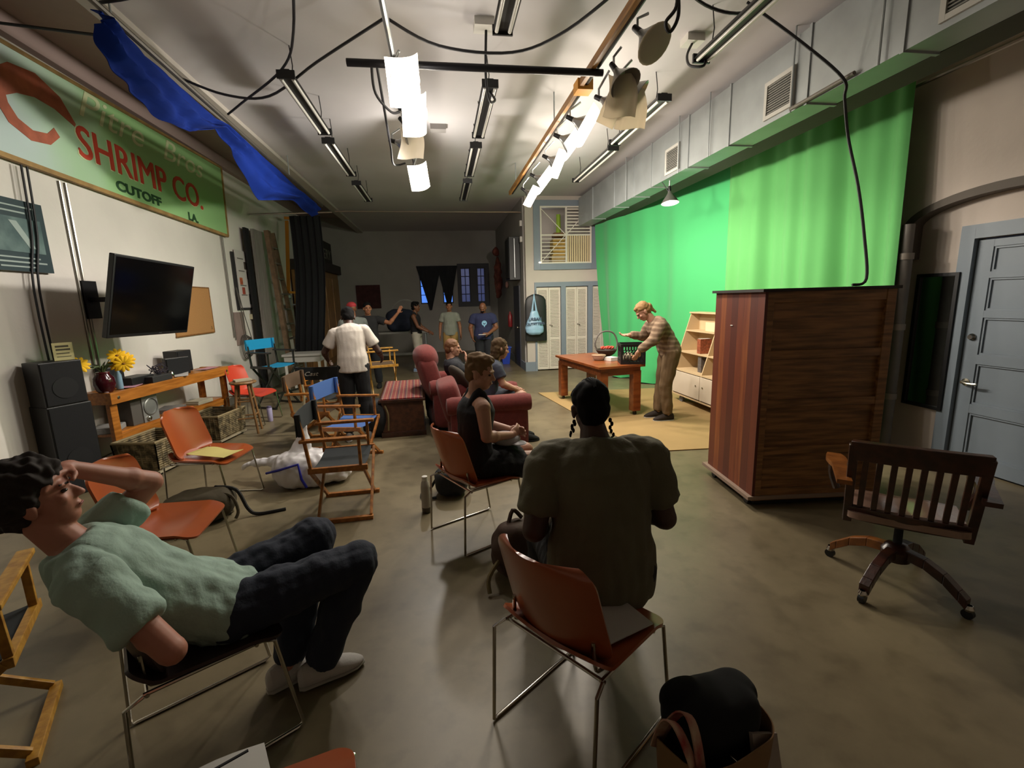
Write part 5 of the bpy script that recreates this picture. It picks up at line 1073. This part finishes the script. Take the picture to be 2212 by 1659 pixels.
def torso(g, pel, mid, nk, lat, secs, k):
    pel, mid, nk, lat = V(pel), V(mid), V(nk), V(lat).normalized(); out = []
    for t, hw, hd in secs:
        if t < 0: c = pel+(mid-pel).normalized()*t*(nk-pel).length; d = (mid-pel).normalized()
        else:
            c = pel*(1-t)**2+mid*2*t*(1-t)+nk*t*t; d = ((mid-pel)*(1-t)+(nk-mid)*t).normalized()
        l_ = (lat-d*lat.dot(d)).normalized(); f_ = d.cross(l_); out.append((c, l_*hw*k, f_*hd*k))
    g.loft(out, 22)
TB = [(-.17, .05, .05), (-.1, .14, .1), (0, .165, .115), (.15, .16, .11), (.38, .135, .1), (.6, .15, .108), (.78, .17, .11), (.9, .16, .09), (.97, .11, .07), (1.03, .055, .055)]
def stitch(P, A, B, fr): return V(P[A]).lerp(V(P[B]), fr)
STAND = dict(pel=(0, 0, .95), nk=(0, -.02, 1.47), head=(0, .02, 1.62), eL=(-.25, -.03, 1.14), wL=(-.27, .05, .89), eR=(.25, -.03, 1.14), wR=(.27, .05, .89), kL=(-.1, .03, .5), aL=(-.12, -.02, .09), kR=(.1, .03, .5), aR=(.12, -.02, .09))
SIT = dict(pel=(0, 0, .55), nk=(0, .0, 1.07), head=(0, .04, 1.22), eL=(-.24, .0, .78), wL=(-.12, .22, .68), eR=(.24, 0, .78), wR=(.12, .22, .68), kL=(-.12, .45, .52), aL=(-.12, .45, .09), kR=(.12, .45, .52), aR=(.12, .45, .09))
def person(label, loc, rz, P, sk, shirt, pants, hair, shoe=None, b=1.0, sleeve=.6, sleeve2=0, leg=1.0, hem=-.12, tank=False, hairm=None, scale=1, vox=.006, barefoot=False, curl=.5, eyes=True, skirt=False, bald=False, brows=True, wr=.007):
    o = thing('person', label, 'person', loc, rz)
    if scale != 1: o.scale = (scale,)*3
    Q = dict(lat=(1, 0, 0), hf=(0, 1, -.1), hu=(0, 0, 1)); Q.update(P); P = {k: (V(v) if isinstance(v, tuple) else v) for k, v in Q.items()}
    if 'hfw' in P: P['hf'] = Matrix.Rotation(-R(rz), 3, 'Z') @ P['hfw']
    mid = P.get('mid', (P['pel']+P['nk'])/2); lat = P['lat'].normalized()
    up = (P['nk']-mid).normalized(); lt = (lat-up*lat.dot(up)).normalized()
    for s, S_ in ((-1, 'L'), (1, 'R')):
        if 's'+S_ not in P: P['s'+S_] = P['nk']-up*.075+lt*s*.172*b
        if 'h'+S_ not in P: P['h'+S_] = P['pel']+lat*s*.085*b
    g = M(); torso(g, P['pel'], mid, P['nk'], lat, [(t, a*.96, d) for t, a, d in TB], b*.94)
    hu = P['hu']; c = P['head']; f = P['hf'].normalized(); u_ = (hu-f*hu.dot(f)).normalized()
    HP, rot = head_parts(g, c, f, hu)
    g.cap(P['nk']-up*.05, HP(0, -.022, -.06), .062*b, .052, 16)
    for S_ in 'LR':
        s, e, w = P['s'+S_], P['e'+S_], P['w'+S_]
        g.cap(s.lerp(P['nk'], .25), s, .05*b, .058*b); g.cap(s, e, .054*b, .041*b); g.cap(e, w, .043*b, .027*b); g.cap(e.lerp(w, .25), e.lerp(w, .3), .045*b, .043*b)
        hd = P.get('hd'+S_, w-e); hn = P.get('hn'+S_, V((1 if S_ == 'L' else -1, .3, 0)))
        hand(g, w, hd, hn, .95, P.get('curl'+S_, curl), P.get('th'+S_, 1 if S_ == 'L' else -1))
        h, k_, a = P['h'+S_], P['k'+S_], P['a'+S_]
        g.cap(h, k_, .09*b, .06*b); g.cap(k_, a, .059*b, .038*b); g.cap(k_.lerp(a, .25), k_.lerp(a, .35), .058*b, .056*b)
        fd = P.get('f'+S_, V((0, 1, 0))); fd = V(fd).normalized(); g.cap(a-fd*.03-V((0, 0, .045)), a+fd*.12-V((0, 0, .062)), .026 if shoe else .035, .02)
    remeshed(g, 'body', sk, o, vox, 3)
    wrk = lambda cc: .004+wr*.9+wr*(noise.noise(cc*11)+.7*noise.noise(V((cc.x*26, cc.y*26, cc.z*9))))
    # shirt
    if shirt:
        g = M(); kb = 1.07*b
        sec = [(hem, .165, .118), (max(hem+.06, 0), .17, .12), (.2, .165, .118), (.4, .15, .112), (.6, .158, .116), (.78, .176, .118), (.9, .17, .1), (.965, .12, .08), (1.0, .082, .07)]
        if tank: sec = [(hem, .165, .118), (.05, .165, .118), (.2, .158, .112), (.4, .138, .104), (.6, .15, .112), (.76, .15, .116), (.84, .12, .105), (.9, .09, .09), (.93, .07, .075)]
        torso(g, P['pel'], mid, P['nk'], lat, sec, kb)
        if not tank:
            for S_ in 'LR':
                s, e, w = P['s'+S_], P['e'+S_], P['w'+S_]; q = s.lerp(e, min(1, sleeve)); d = (e-s).normalized()
                g.cap(s.lerp(P['nk'], .35)-up*.01, s-up*.005, .058*b, .068*b); g.tube([s, s.lerp(q, .5), q], 0, 18, rs=[.071*b, .069*b, .068*b if sleeve < 1 else .055*b])
                if sleeve2: g.cap(e, e.lerp(w, sleeve2), .058*b, .04*b)
        else:
            for S_ in 'LR': s = P['s'+S_]; g.tube([s.lerp(P['nk'], .55)-up*.1+lt.cross(up)*-.09, s.lerp(P['nk'], .55)+up*.055, s.lerp(P['nk'], .55)-up*.1+lt.cross(up)*.09], .02, 8, sm=4)
        remeshed(g, 'shirt' if not tank else 'tank_top', shirt, o, vox, 7, wrk)
    g = M(); kb = 1.05*b
    torso(g, P['pel'], mid, P['nk'], lat, [(-.17, .06, .06), (-.1, .15, .11), (0, .17, .12), (.14, .165, .115)], kb)
    if skirt:
        k_ = (P['kL']+P['kR'])/2; h_ = (P['hL']+P['hR'])/2; g.loft([(h_, V((.19, 0, 0)), V((0, 0, .1))), (h_.lerp(k_, .5)-V((0, 0, .01)), V((.2, 0, 0)), V((0, 0, .1))), (h_.lerp(k_, .78)-V((0, 0, .04)), V((.2, 0, 0)), V((0, 0, .11)))], 24)
    else:
        for S_ in 'LR':
            h, k_, a = P['h'+S_], P['k'+S_], P['a'+S_]
            if leg >= 1: g.cap(h, k_, .1*b, .074*b); g.tube([k_, k_.lerp(a, .5), k_.lerp(a, min(1, leg-.06))], 0, 18, rs=[.072*b, .068*b, .056*b]); g.cap(k_, k_, .07*b, .0701*b) if False else None
            else: q = h.lerp(k_, leg/.55*1.0 if leg < .55 else 1); g.tube([h, h.lerp(q, .5), q], 0, 18, rs=[.1*b, .096*b, .09*b]); g.cap(h, h.lerp(k_, .1), .1*b, .1*b)
    remeshed(g, 'skirt' if skirt else ('trousers' if leg >= 1 else 'shorts'), pants, o, vox, 2, wrk)
    if shoe:
        for S_ in 'LR':
            a = P['a'+S_]; fd = V(P.get('f'+S_, V((0, 1, 0)))).normalized(); bz = a.z-.088; x_ = fd.cross(V((0, 0, 1))).normalized(); B = V((a.x, a.y, bz))
            g = M(); sec = []
            for y, w_, z0, z1 in ((-.09, .018, .01, .075), (-.075, .036, .0, .11), (-.02, .041, 0, .122), (.04, .044, 0, .105), (.1, .05, 0, .08), (.15, .046, 0, .062), (.185, .028, .006, .04), (.2, .01, .012, .03)):
                sec.append((B+fd*y+V((0, 0, (z0+z1)/2+.004)), x_*w_, V((0, 0, (z1-z0)/2))))
            g.loft(sec, 18); g.build('shoe', shoe, o, sub=1)
            sh_ = [x for x in COL.objects if x.parent == o and x.name.startswith('shoe')][-1]
            g = M(); g.loft([(B+fd*y+V((0, 0, .012)), x_*w_, V((0, 0, .011))) for y, w_ in ((-.088, .02), (-.07, .036), (.03, .041), (.1, .048), (.16, .042), (.2, .015))], 14)
            g.build('sole', mat('sole_pale', '#9a958c', .6) if shoe.name != 'cloth_black_shoe' else m_blackm, sh_)
            if vox < .0065:
                for q in range(3): M().tube([B+fd*(.03+q*.022)+x_*.022+V((0, 0, .088-q*.009)), B+fd*(.032+q*.022)+V((0, 0, .094-q*.009)), B+fd*(.03+q*.022)-x_*.022+V((0, 0, .088-q*.009))], .003, 5).build('lace', m_white, sh_)
    if eyes:
        for s in (-1, 1):
            M().sup(HP(s*.03, .0785, .004), (.011, .0105, .0065), 1, rot, 12, 8).build('eye', mat('eye_dark', '#2a201a', .25), o)
            if brows: M().cap(HP(s*.016, .094, .022), HP(s*.045, .08, .027), .0035, .003, 6).build('eyebrow', hairm or m_blackm, o)
        M().sup(HP(0, .0925, -.061), (.02, .006, .0045), 1, rot, 12, 6).build('lips', mat('lip', '#7c3f36', .6), o)
    if hair:
        g = M(); E = lambda x, y, z, a, b_, h: g.sup(HP(x, y, z), (a, b_, h), 1, rot, 22, 14)
        E(0, -.02, .046, .082, .098, .086); E(0, -.052, -.005, .072, .062, .078); amp, fq = .006, 30
        if hair == 'cap': g = M(); E(0, -.012, .06, .084, .103, .07); g.sup(HP(0, .1, .052), (.06, .055, .008), 1, rot, 16, 8); amp = .0
        if hair == 'quiff': E(0, .03, .1, .065, .06, .035); E(0, -.02, .1, .075, .09, .045); amp = .012
        if hair == 'curly': E(0, -.02, .085, .1, .115, .07); E(.05, -.04, .04, .055, .085, .08); E(-.05, -.04, .04, .055, .085, .08); amp, fq = .02, 38
        if hair in ('long', 'bob'):
            n_ = 1 if hair == 'long' else .35
            for s in (-1, 0, 1): g.cap(HP(s*.045, -.05-.01*(s == 0), .0), HP(s*.05, -.06, -.1-.2*n_), .05, .03)
            E(.06, -.01, -.01, .025, .06, .07); E(-.06, -.01, -.01, .025, .06, .07); amp = .008
        if hair == 'bun': E(0, -.11, .0, .04, .04, .04); g.cap(HP(0, -.1, -.02), HP(.01, -.12, -.12), .03, .015); E(0, .03, .085, .055, .05, .03); amp = .008
        if hair != 'none': remeshed(g, 'cap' if hair == 'cap' else 'hair', hairm or m_blackm, o, vox, 2, (lambda cc: amp*noise.noise(cc*fq)) if amp else None)
        if hair == 'braids':
            hh = [x for x in COL.objects if x.parent == o and x.name.startswith('hair')][-1]
            for x, y, L_ in ((.078, -.03, .1), (-.075, .0, .06)):
                p = HP(x, y, -.055); g = M()
                for q in range(7): g.sup(p+V((.006*math.sin(q*2)+(x*.1*q*.3), 0, -L_*q/6)), (.008-.0004*q, .008-.0004*q, .011), 1, None, 8, 6)
                g.build('braid', hairm or m_blackm, hh)
            for q in range(-4, 5):   # raised rows across the scalp
                pts = [HP(q*.017*math.cos(t_*.2), .06-.17*(t_/8)+.0, .046+.0875*math.sin(.35+2.3*t_/8)*math.sqrt(max(.1, 1-(q*.017/.083)**2))) for t_ in range(9)]
                M().tube(pts, .0055, 6).build('hair_row', hairm or m_blackm, hh)
    return o
h_blk = mat('hair_black', '#0c0a0a', .85, spec=.15); h_dk = mat('hair_dark_brown', '#1d120c', .85); h_br = mat('hair_brown', '#4a3824', .8, spec=.2); h_red = mat('hair_ginger', '#6a4426', .6); h_bl = mat('hair_dark_blond', '#7d5c33', .75)
s_dark = skin('deep', '#3c2216'); s_mid = skin('brown', '#6a412a'); s_tan = skin('tan', '#8f5e42'); s_pale = skin('fair', '#a97c66'); s_fair2 = skin('rosy', '#a8705c')
def U(base, **k): d = dict(base); d.update(k); return d
# reclining man, lower left
person('man in a mint T-shirt leaning back in his chair, hand on head', (-.97, 1.81, 0), -57, U(SIT, pel=(0, .06, .53), mid=(.0, -.18, .66), nk=(-.02, -.34, .93), head=(-.05, -.4, 1.1), hf=(.12, .95, .25), hu=(-.05, -.35, 1),
    eR=(.34, -.14, .63), wR=(.17, -.3, .82), hdR=(-.5, -.3, .8), hnR=(-.8, .4, 0), eL=(-.24, -.1, 1.02), wL=(-.12, -.32, 1.17), hdL=(.8, -.5, .05), hnL=(0, .0, -1), curlL=.45,
    kR=(.15, .55, .56), aR=(.06, .36, .095), kL=(-.11, .46, .62), aL=(-.03, .25, .095), fR=(.15, 1, 0), fL=(0, 1, 0)),
    s_fair2, cloth('mint', '#92a89c'), cloth('indigo', '#1b2130'), 'curly', cloth('white_shoe', '#b3ada8'), hairm=h_dk, b=1.02, sleeve=.62, hem=-.1, vox=.0055, wr=.012)
# olive shirt, seen from behind
person('man with braided hair in an olive T-shirt seated with his back to the camera', (.63, 1.76, 0), -4, U(SIT, pel=(0, 0, .545), mid=(0, .0, .8), nk=(.0, .1, 1.08), head=(-.01, .16, 1.215), hf=(0, 1, -.25), eL=(-.29, .0, .74), wL=(-.2, .24, .68), eR=(.29, .03, .74), wR=(.2, .26, .72), kL=(-.17, .47, .52), kR=(.17, .46, .52), aL=(-.18, .5, .09), aR=(.18, .5, .09)),
    s_dark, cloth('olive', '#57523f'), cloth('black_jeans', '#0d0d10'), 'braids', cloth('black_shoe', '#0c0c0c'), hairm=h_blk, b=1.24, sleeve=.72, hem=-.2, vox=.006, wr=.01, eyes=False)
# tank top woman
person('short-haired woman in a black tank top and skirt seated on an orange chair', (.19, 3.24, 0), -78, U(SIT, pel=(0, .0, .54), nk=(0, .03, 1.05), head=(.0, .07, 1.19), hfw=(.9, -.4, -.2), eL=(-.24, .06, .79), wL=(-.05, .3, .73), eR=(.22, .03, .78), wR=(.06, .27, .72), hdL=(.7, .7, 0), hdR=(-.5, .8, .3), kL=(-.09, .44, .54), kR=(.1, .45, .53), aL=(-.08, .5, .09), aR=(.1, .5, .09)),
    s_pale, cloth('black_tank', '#121014'), cloth('black_skirt', '#0c0b0e'), 'quiff', cloth('black_shoe', '#0c0c0c'), hairm=mat('hair_light_brown', '#6a5238', .8, spec=.2), b=.98, tank=True, skirt=True, hem=-.05, vox=.0055)
solo('white_cap', M().sup((0, 0, 0), (.11, .1, .05), .9).sup((.1, -.02, -.02), (.07, .06, .012)), mat('cap_cloth_white', '#a8a4a6', .8), 'white cap held on the lap of the tank-top woman', 'cap', (.43, 3.3, .68), -30)
person('red-haired man in a dark T-shirt slouched in the farther armchair, hand at his chin', (.2, 6.3, 0), -82, U(SIT, pel=(0, .12, .56), mid=(0, -.02, .68), nk=(0, -.1, .93), head=(0, -.06, 1.07), hfw=(.97, -.12, -.05), eR=(.22, .16, .7), wR=(.1, .1, .93), hdR=(-.5, .0, .7), hnR=(-.3, -.8, 0), curlR=1.0, eL=(-.26, .1, .72), wL=(-.2, .34, .66), kL=(-.12, .6, .56), kR=(.12, .58, .56), aL=(-.12, .66, .09), aR=(.12, .66, .09)),
    s_pale, cloth('charcoal_tee', '#222329'), cloth('grey_shorts', '#3e4450'), 'short', cloth('black_shoe', '#0c0c0c'), hairm=h_red, leg=.5, vox=.007)
person('long-haired woman seated in the nearer armchair, mostly hidden, knees bare', (.5, 5.36, 0), -84, U(SIT, pel=(0, .0, .56), mid=(0, .0, .8), nk=(0, .12, 1.0), head=(0, .17, 1.13), hfw=(.97, .15, -.2), eL=(-.22, .14, .74), wL=(-.1, .34, .64), eR=(.22, .14, .74), wR=(.1, .34, .64), kL=(-.1, .42, .58), kR=(.11, .4, .58), aL=(-.1, .4, .09), aR=(.1, .4, .09)),
    s_pale, cloth('grey_top', '#3a3e4c'), cloth('grey_shorts', '#3e4450'), 'long', cloth('black_shoe', '#0c0c0c'), hairm=h_br, b=.92, leg=.4, vox=.007)
person('bearded man in a navy T-shirt with a pale blue print, looking down', (.92, 10.25, 0), 176, U(STAND, hf=(.2, .85, -.5), head=(0, .07, 1.6), eR=(.3, .0, 1.16), wR=(.26, .2, .95), eL=(-.3, .02, 1.15), wL=(-.1, .25, 1.02), hdL=(.8, .5, 0)),
    s_mid, cloth('navy_tee', '#1f2444'), cloth('dark_jeans', '#14161c'), None, cloth('black_shoe', '#0c0c0c'), b=1.2, scale=.955, vox=.009, hairm=h_blk)
person('young man in a pale grey T-shirt and khaki shorts facing the camera', (.22, 11.75, 0), 178, U(STAND, hf=(0, 1, 0.05)), s_tan, cloth('grey_tee', '#83857a'), cloth('khaki', '#9a7c48'), 'short', cloth('white_shoe', '#b3ada8'), leg=.5, scale=.965, vox=.009, hairm=h_blk)
person('dark-haired man in a black tank top and light trousers gesturing sideways', (-.6, 11.55, 0), -100, U(STAND, hf=(0, 1, .0), eR=(.26, .1, 1.15), wR=(.22, .34, 1.02), hdR=(0, 1, -.2), hnR=(0, .2, -1), eL=(-.24, .06, 1.14), wL=(-.2, .28, 1.0)), s_mid, cloth('black_tank', '#121014'), cloth('stone_trousers', '#a8a294'), 'quiff', cloth('blue_white_shoe', '#7f95b4'), tank=True, hem=0, scale=.97, vox=.009, hairm=h_blk)
person('man in a loose white T-shirt and black trousers with his back to the camera', (-1.1, 5.9, 0), 6, U(STAND, nk=(-.02, .12, 1.43), mid=(0, .02, 1.2), head=(-.03, .24, 1.53), hf=(-.15, .85, -.5), eL=(-.33, .12, 1.12), wL=(-.33, .34, 1.0), eR=(.31, .1, 1.1), wR=(.34, .33, 1.0)), s_dark, cloth('white_tee', '#bcb2a8'), cloth('black_jeans', '#0d0d10'), 'short', cloth('grey_shoe', '#6c6864'), b=.99, hem=-.16, sleeve=.68, vox=.007, hairm=h_blk, eyes=False, wr=.005)
person('man in a red cap and grey T-shirt behind the man in white', (-1.56, 8.7, 0), 25, U(STAND, hf=(-.2, 1, -.1), eL=(-.25, .08, 1.14), wL=(-.2, .3, 1.0), eR=(.25, .08, 1.14), wR=(.2, .3, 1.0)), s_mid, cloth('grey_tee2', '#5f635f'), cloth('dark_jeans', '#14161c'), 'cap', cloth('black_shoe', '#0c0c0c'), hairm=mat('red_cap', '#8a1c22', .8), scale=.99, vox=.009, eyes=False)
person('man in a black T-shirt stretching one arm out to the side', (-1.42, 9.6, 0), 180, U(STAND, hf=(-.3, .9, .0), eL=(-.42, .06, 1.32), wL=(-.6, .1, 1.52), hdL=(-.5, .1, .85), hnL=(0, 1, 0), curlL=.15), s_tan, cloth('black_tee', '#1a1a1c'), cloth('dark_jeans', '#14161c'), 'short', cloth('black_shoe', '#0c0c0c'), scale=.985, vox=.009, hairm=h_blk)
w12 = person('woman in a striped brown sweater and tan trousers bent over the crate', (2.98, 5.86, 0), 84, U(STAND, pel=(0, -.06, .95), mid=(0, .06, 1.25), nk=(0, .2, 1.36), head=(0, .32, 1.49), hf=(0, .75, -.66), hu=(0, .5, .8), eL=(-.22, .24, 1.13), wL=(-.12, .4, .98), hdL=(.1, .4, -.9), eR=(.26, .22, 1.14), wR=(.16, .45, 1.17), hdR=(0, 1, 0), hnR=(-.3, 0, 1), kL=(-.1, .02, .5), kR=(.1, .0, .5), aL=(-.1, -.02, .09), aR=(.1, .04, .09)),
    s_pale, cloth('sweater', '#7a5f48'), cloth('tan_trousers', '#5f4a30'), 'bun', cloth('dark_brown_shoe', '#241a14'), hairm=h_bl, b=1.02, sleeve=1.0, sleeve2=.8, hem=-.08, vox=.006, wr=.009)
# stripes knitted into the sweater
_m = MC['cloth_sweater']; nt = _m.node_tree; N = nt.nodes; L = nt.links
tc = N.new('ShaderNodeTexCoord'); wv = N.new('ShaderNodeTexWave'); wv.bands_direction = 'Z'; wv.inputs['Scale'].default_value = 5; wv.inputs['Distortion'].default_value = 3; wv.inputs['Detail'].default_value = 2
L.new(tc.outputs['Object'], wv.inputs[0]); rp = N.new('ShaderNodeValToRGB'); L.new(wv.outputs['Fac'], rp.inputs[0])
rp.color_ramp.elements[0].color = lin('#66513f'); rp.color_ramp.elements[1].color = lin('#85705a'); rp.color_ramp.elements[0].position = .35; rp.color_ramp.elements[1].position = .85
L.new(rp.outputs[0], N['Principled BSDF'].inputs['Base Color'])
# print on the navy shirt, beard
nv = [x for x in COL.objects if x.get('label', '').startswith('bearded')][0]
g = M()
for k in range(12):
    a = k*PI/6; g.cb((-.02+.045*math.cos(a), .128+.004, 1.26+.045*math.sin(a)), (.026, .03, .024))
g.cb((-.02, .132, 1.27), (.04, .03, .03)).cb((-.02, .13, 1.2), (.02, .03, .05))
g.build('shirt_print', mat('pale_blue_print', '#7fb0cc', .8), nv, smooth=False)
remeshed(M().sup((.01, .1, 1.525), (.042, .05, .035)).sup((.01, .14, 1.52), (.03, .02, .02)), 'beard', h_blk, nv, .006, 2)
solo('phone', M().box(-.04, .04, -.075, .075, -.005, .005), m_white, 'pale phone held low by the man in the navy T-shirt', 'phone', (.86, 9.93, .97), 70, smooth=False, bev=.002)
# ================================================================ light and camera
def pl(nm, loc, e, c, r=.07):
    l = bpy.data.lights.new(nm, 'POINT'); l.energy = e; l.color = c; l.shadow_soft_size = r
    o = bpy.data.objects.new(nm, l); COL.objects.link(o); o.location = loc; return o
WARM = (1, .9, .77); NEU = (1, .94, .86)
def sp(nm, loc, aim, e, c, deg=130, r=.09):
    l = bpy.data.lights.new(nm, 'SPOT'); l.energy = e; l.color = c; l.shadow_soft_size = r; l.spot_size = R(deg); l.spot_blend = .7 if deg < 165 else .25
    o = bpy.data.objects.new(nm, l); COL.objects.link(o); o.location = loc; o.rotation_euler = V(aim).to_track_quat('-Z', 'Y').to_euler(); return o
for x, y, e in ((-.1, 3.78, 24), (-.05, 4.38, 26), (-.12, 6.44, 75)): sp('left_lamp_light', (x, y, 3.2), (0, 0, -1), e, NEU, 172); pl('left_lamp_spill', (x, y, 3.1), e*(.4 if y < 5 else .75), NEU)
sp('left_lamp_beam', (-.2, 6.5, 3.15), (-.8, -.05, -.4), 165, NEU); sp('left_lamp_beam', (-.2, 4.6, 3.15), (-.75, .5, -.3), 75, NEU, 110)
for x, y, e in ((1.6, 4.66, 32), (1.58, 5.08, 32), (1.62, 5.78, 48), (1.62, 6.64, 58), (1.62, 7.44, 64)): sp('right_lamp_light', (x, y, 3.16), (0, 0, -1), e, WARM, 172); pl('right_lamp_spill', (x, y, 3.08), e*.6, WARM)
for y in (5.0, 5.8, 6.65, 7.45): sp('right_lamp_beam', (1.66, y, 3.1), (.6, .35, -.62), 110, WARM, 140)
pl('clamp_light', (3.3, 6.48, 2.93), 18, (1, .93, .82), .04)
pl('loft_light', (2.6, 11.7, 3.5), 3.5, NEU, .1)
w = bpy.data.worlds.new('dim_room'); S.world = w; w.use_nodes = True
w.node_tree.nodes['Background'].inputs[0].default_value = (.55, .6, .8, 1); w.node_tree.nodes['Background'].inputs[1].default_value = .02
cam = bpy.data.cameras.new('camera'); co = bpy.data.objects.new('camera', cam); COL.objects.link(co)
cam.sensor_fit = 'HORIZONTAL'; cam.sensor_width = 36; cam.lens = 1000/2212*36; cam.clip_start = .05; cam.clip_end = 60
# measured camera axes in room coordinates
rx = V((.98802, -.15178, -.02777)); dy = V((-.05439, -.17416, -.98321)); fz = V((.1444, .97295, -.18033))
mt = Matrix(((rx.x, -dy.x, -fz.x, 0), (rx.y, -dy.y, -fz.y, 0), (rx.z, -dy.z, -fz.z, 1.7), (0, 0, 0, 1)))
co.matrix_world = mt
S.camera = co
S.view_settings.view_transform = 'Standard'; S.view_settings.look = 'None'; S.view_settings.gamma = 1; S.view_settings.use_curve_mapping = False
S.view_settings.exposure = 0
S.cycles.max_bounces = 6; S.cycles.use_denoising = True; S.cycles.sample_clamp_indirect = 4
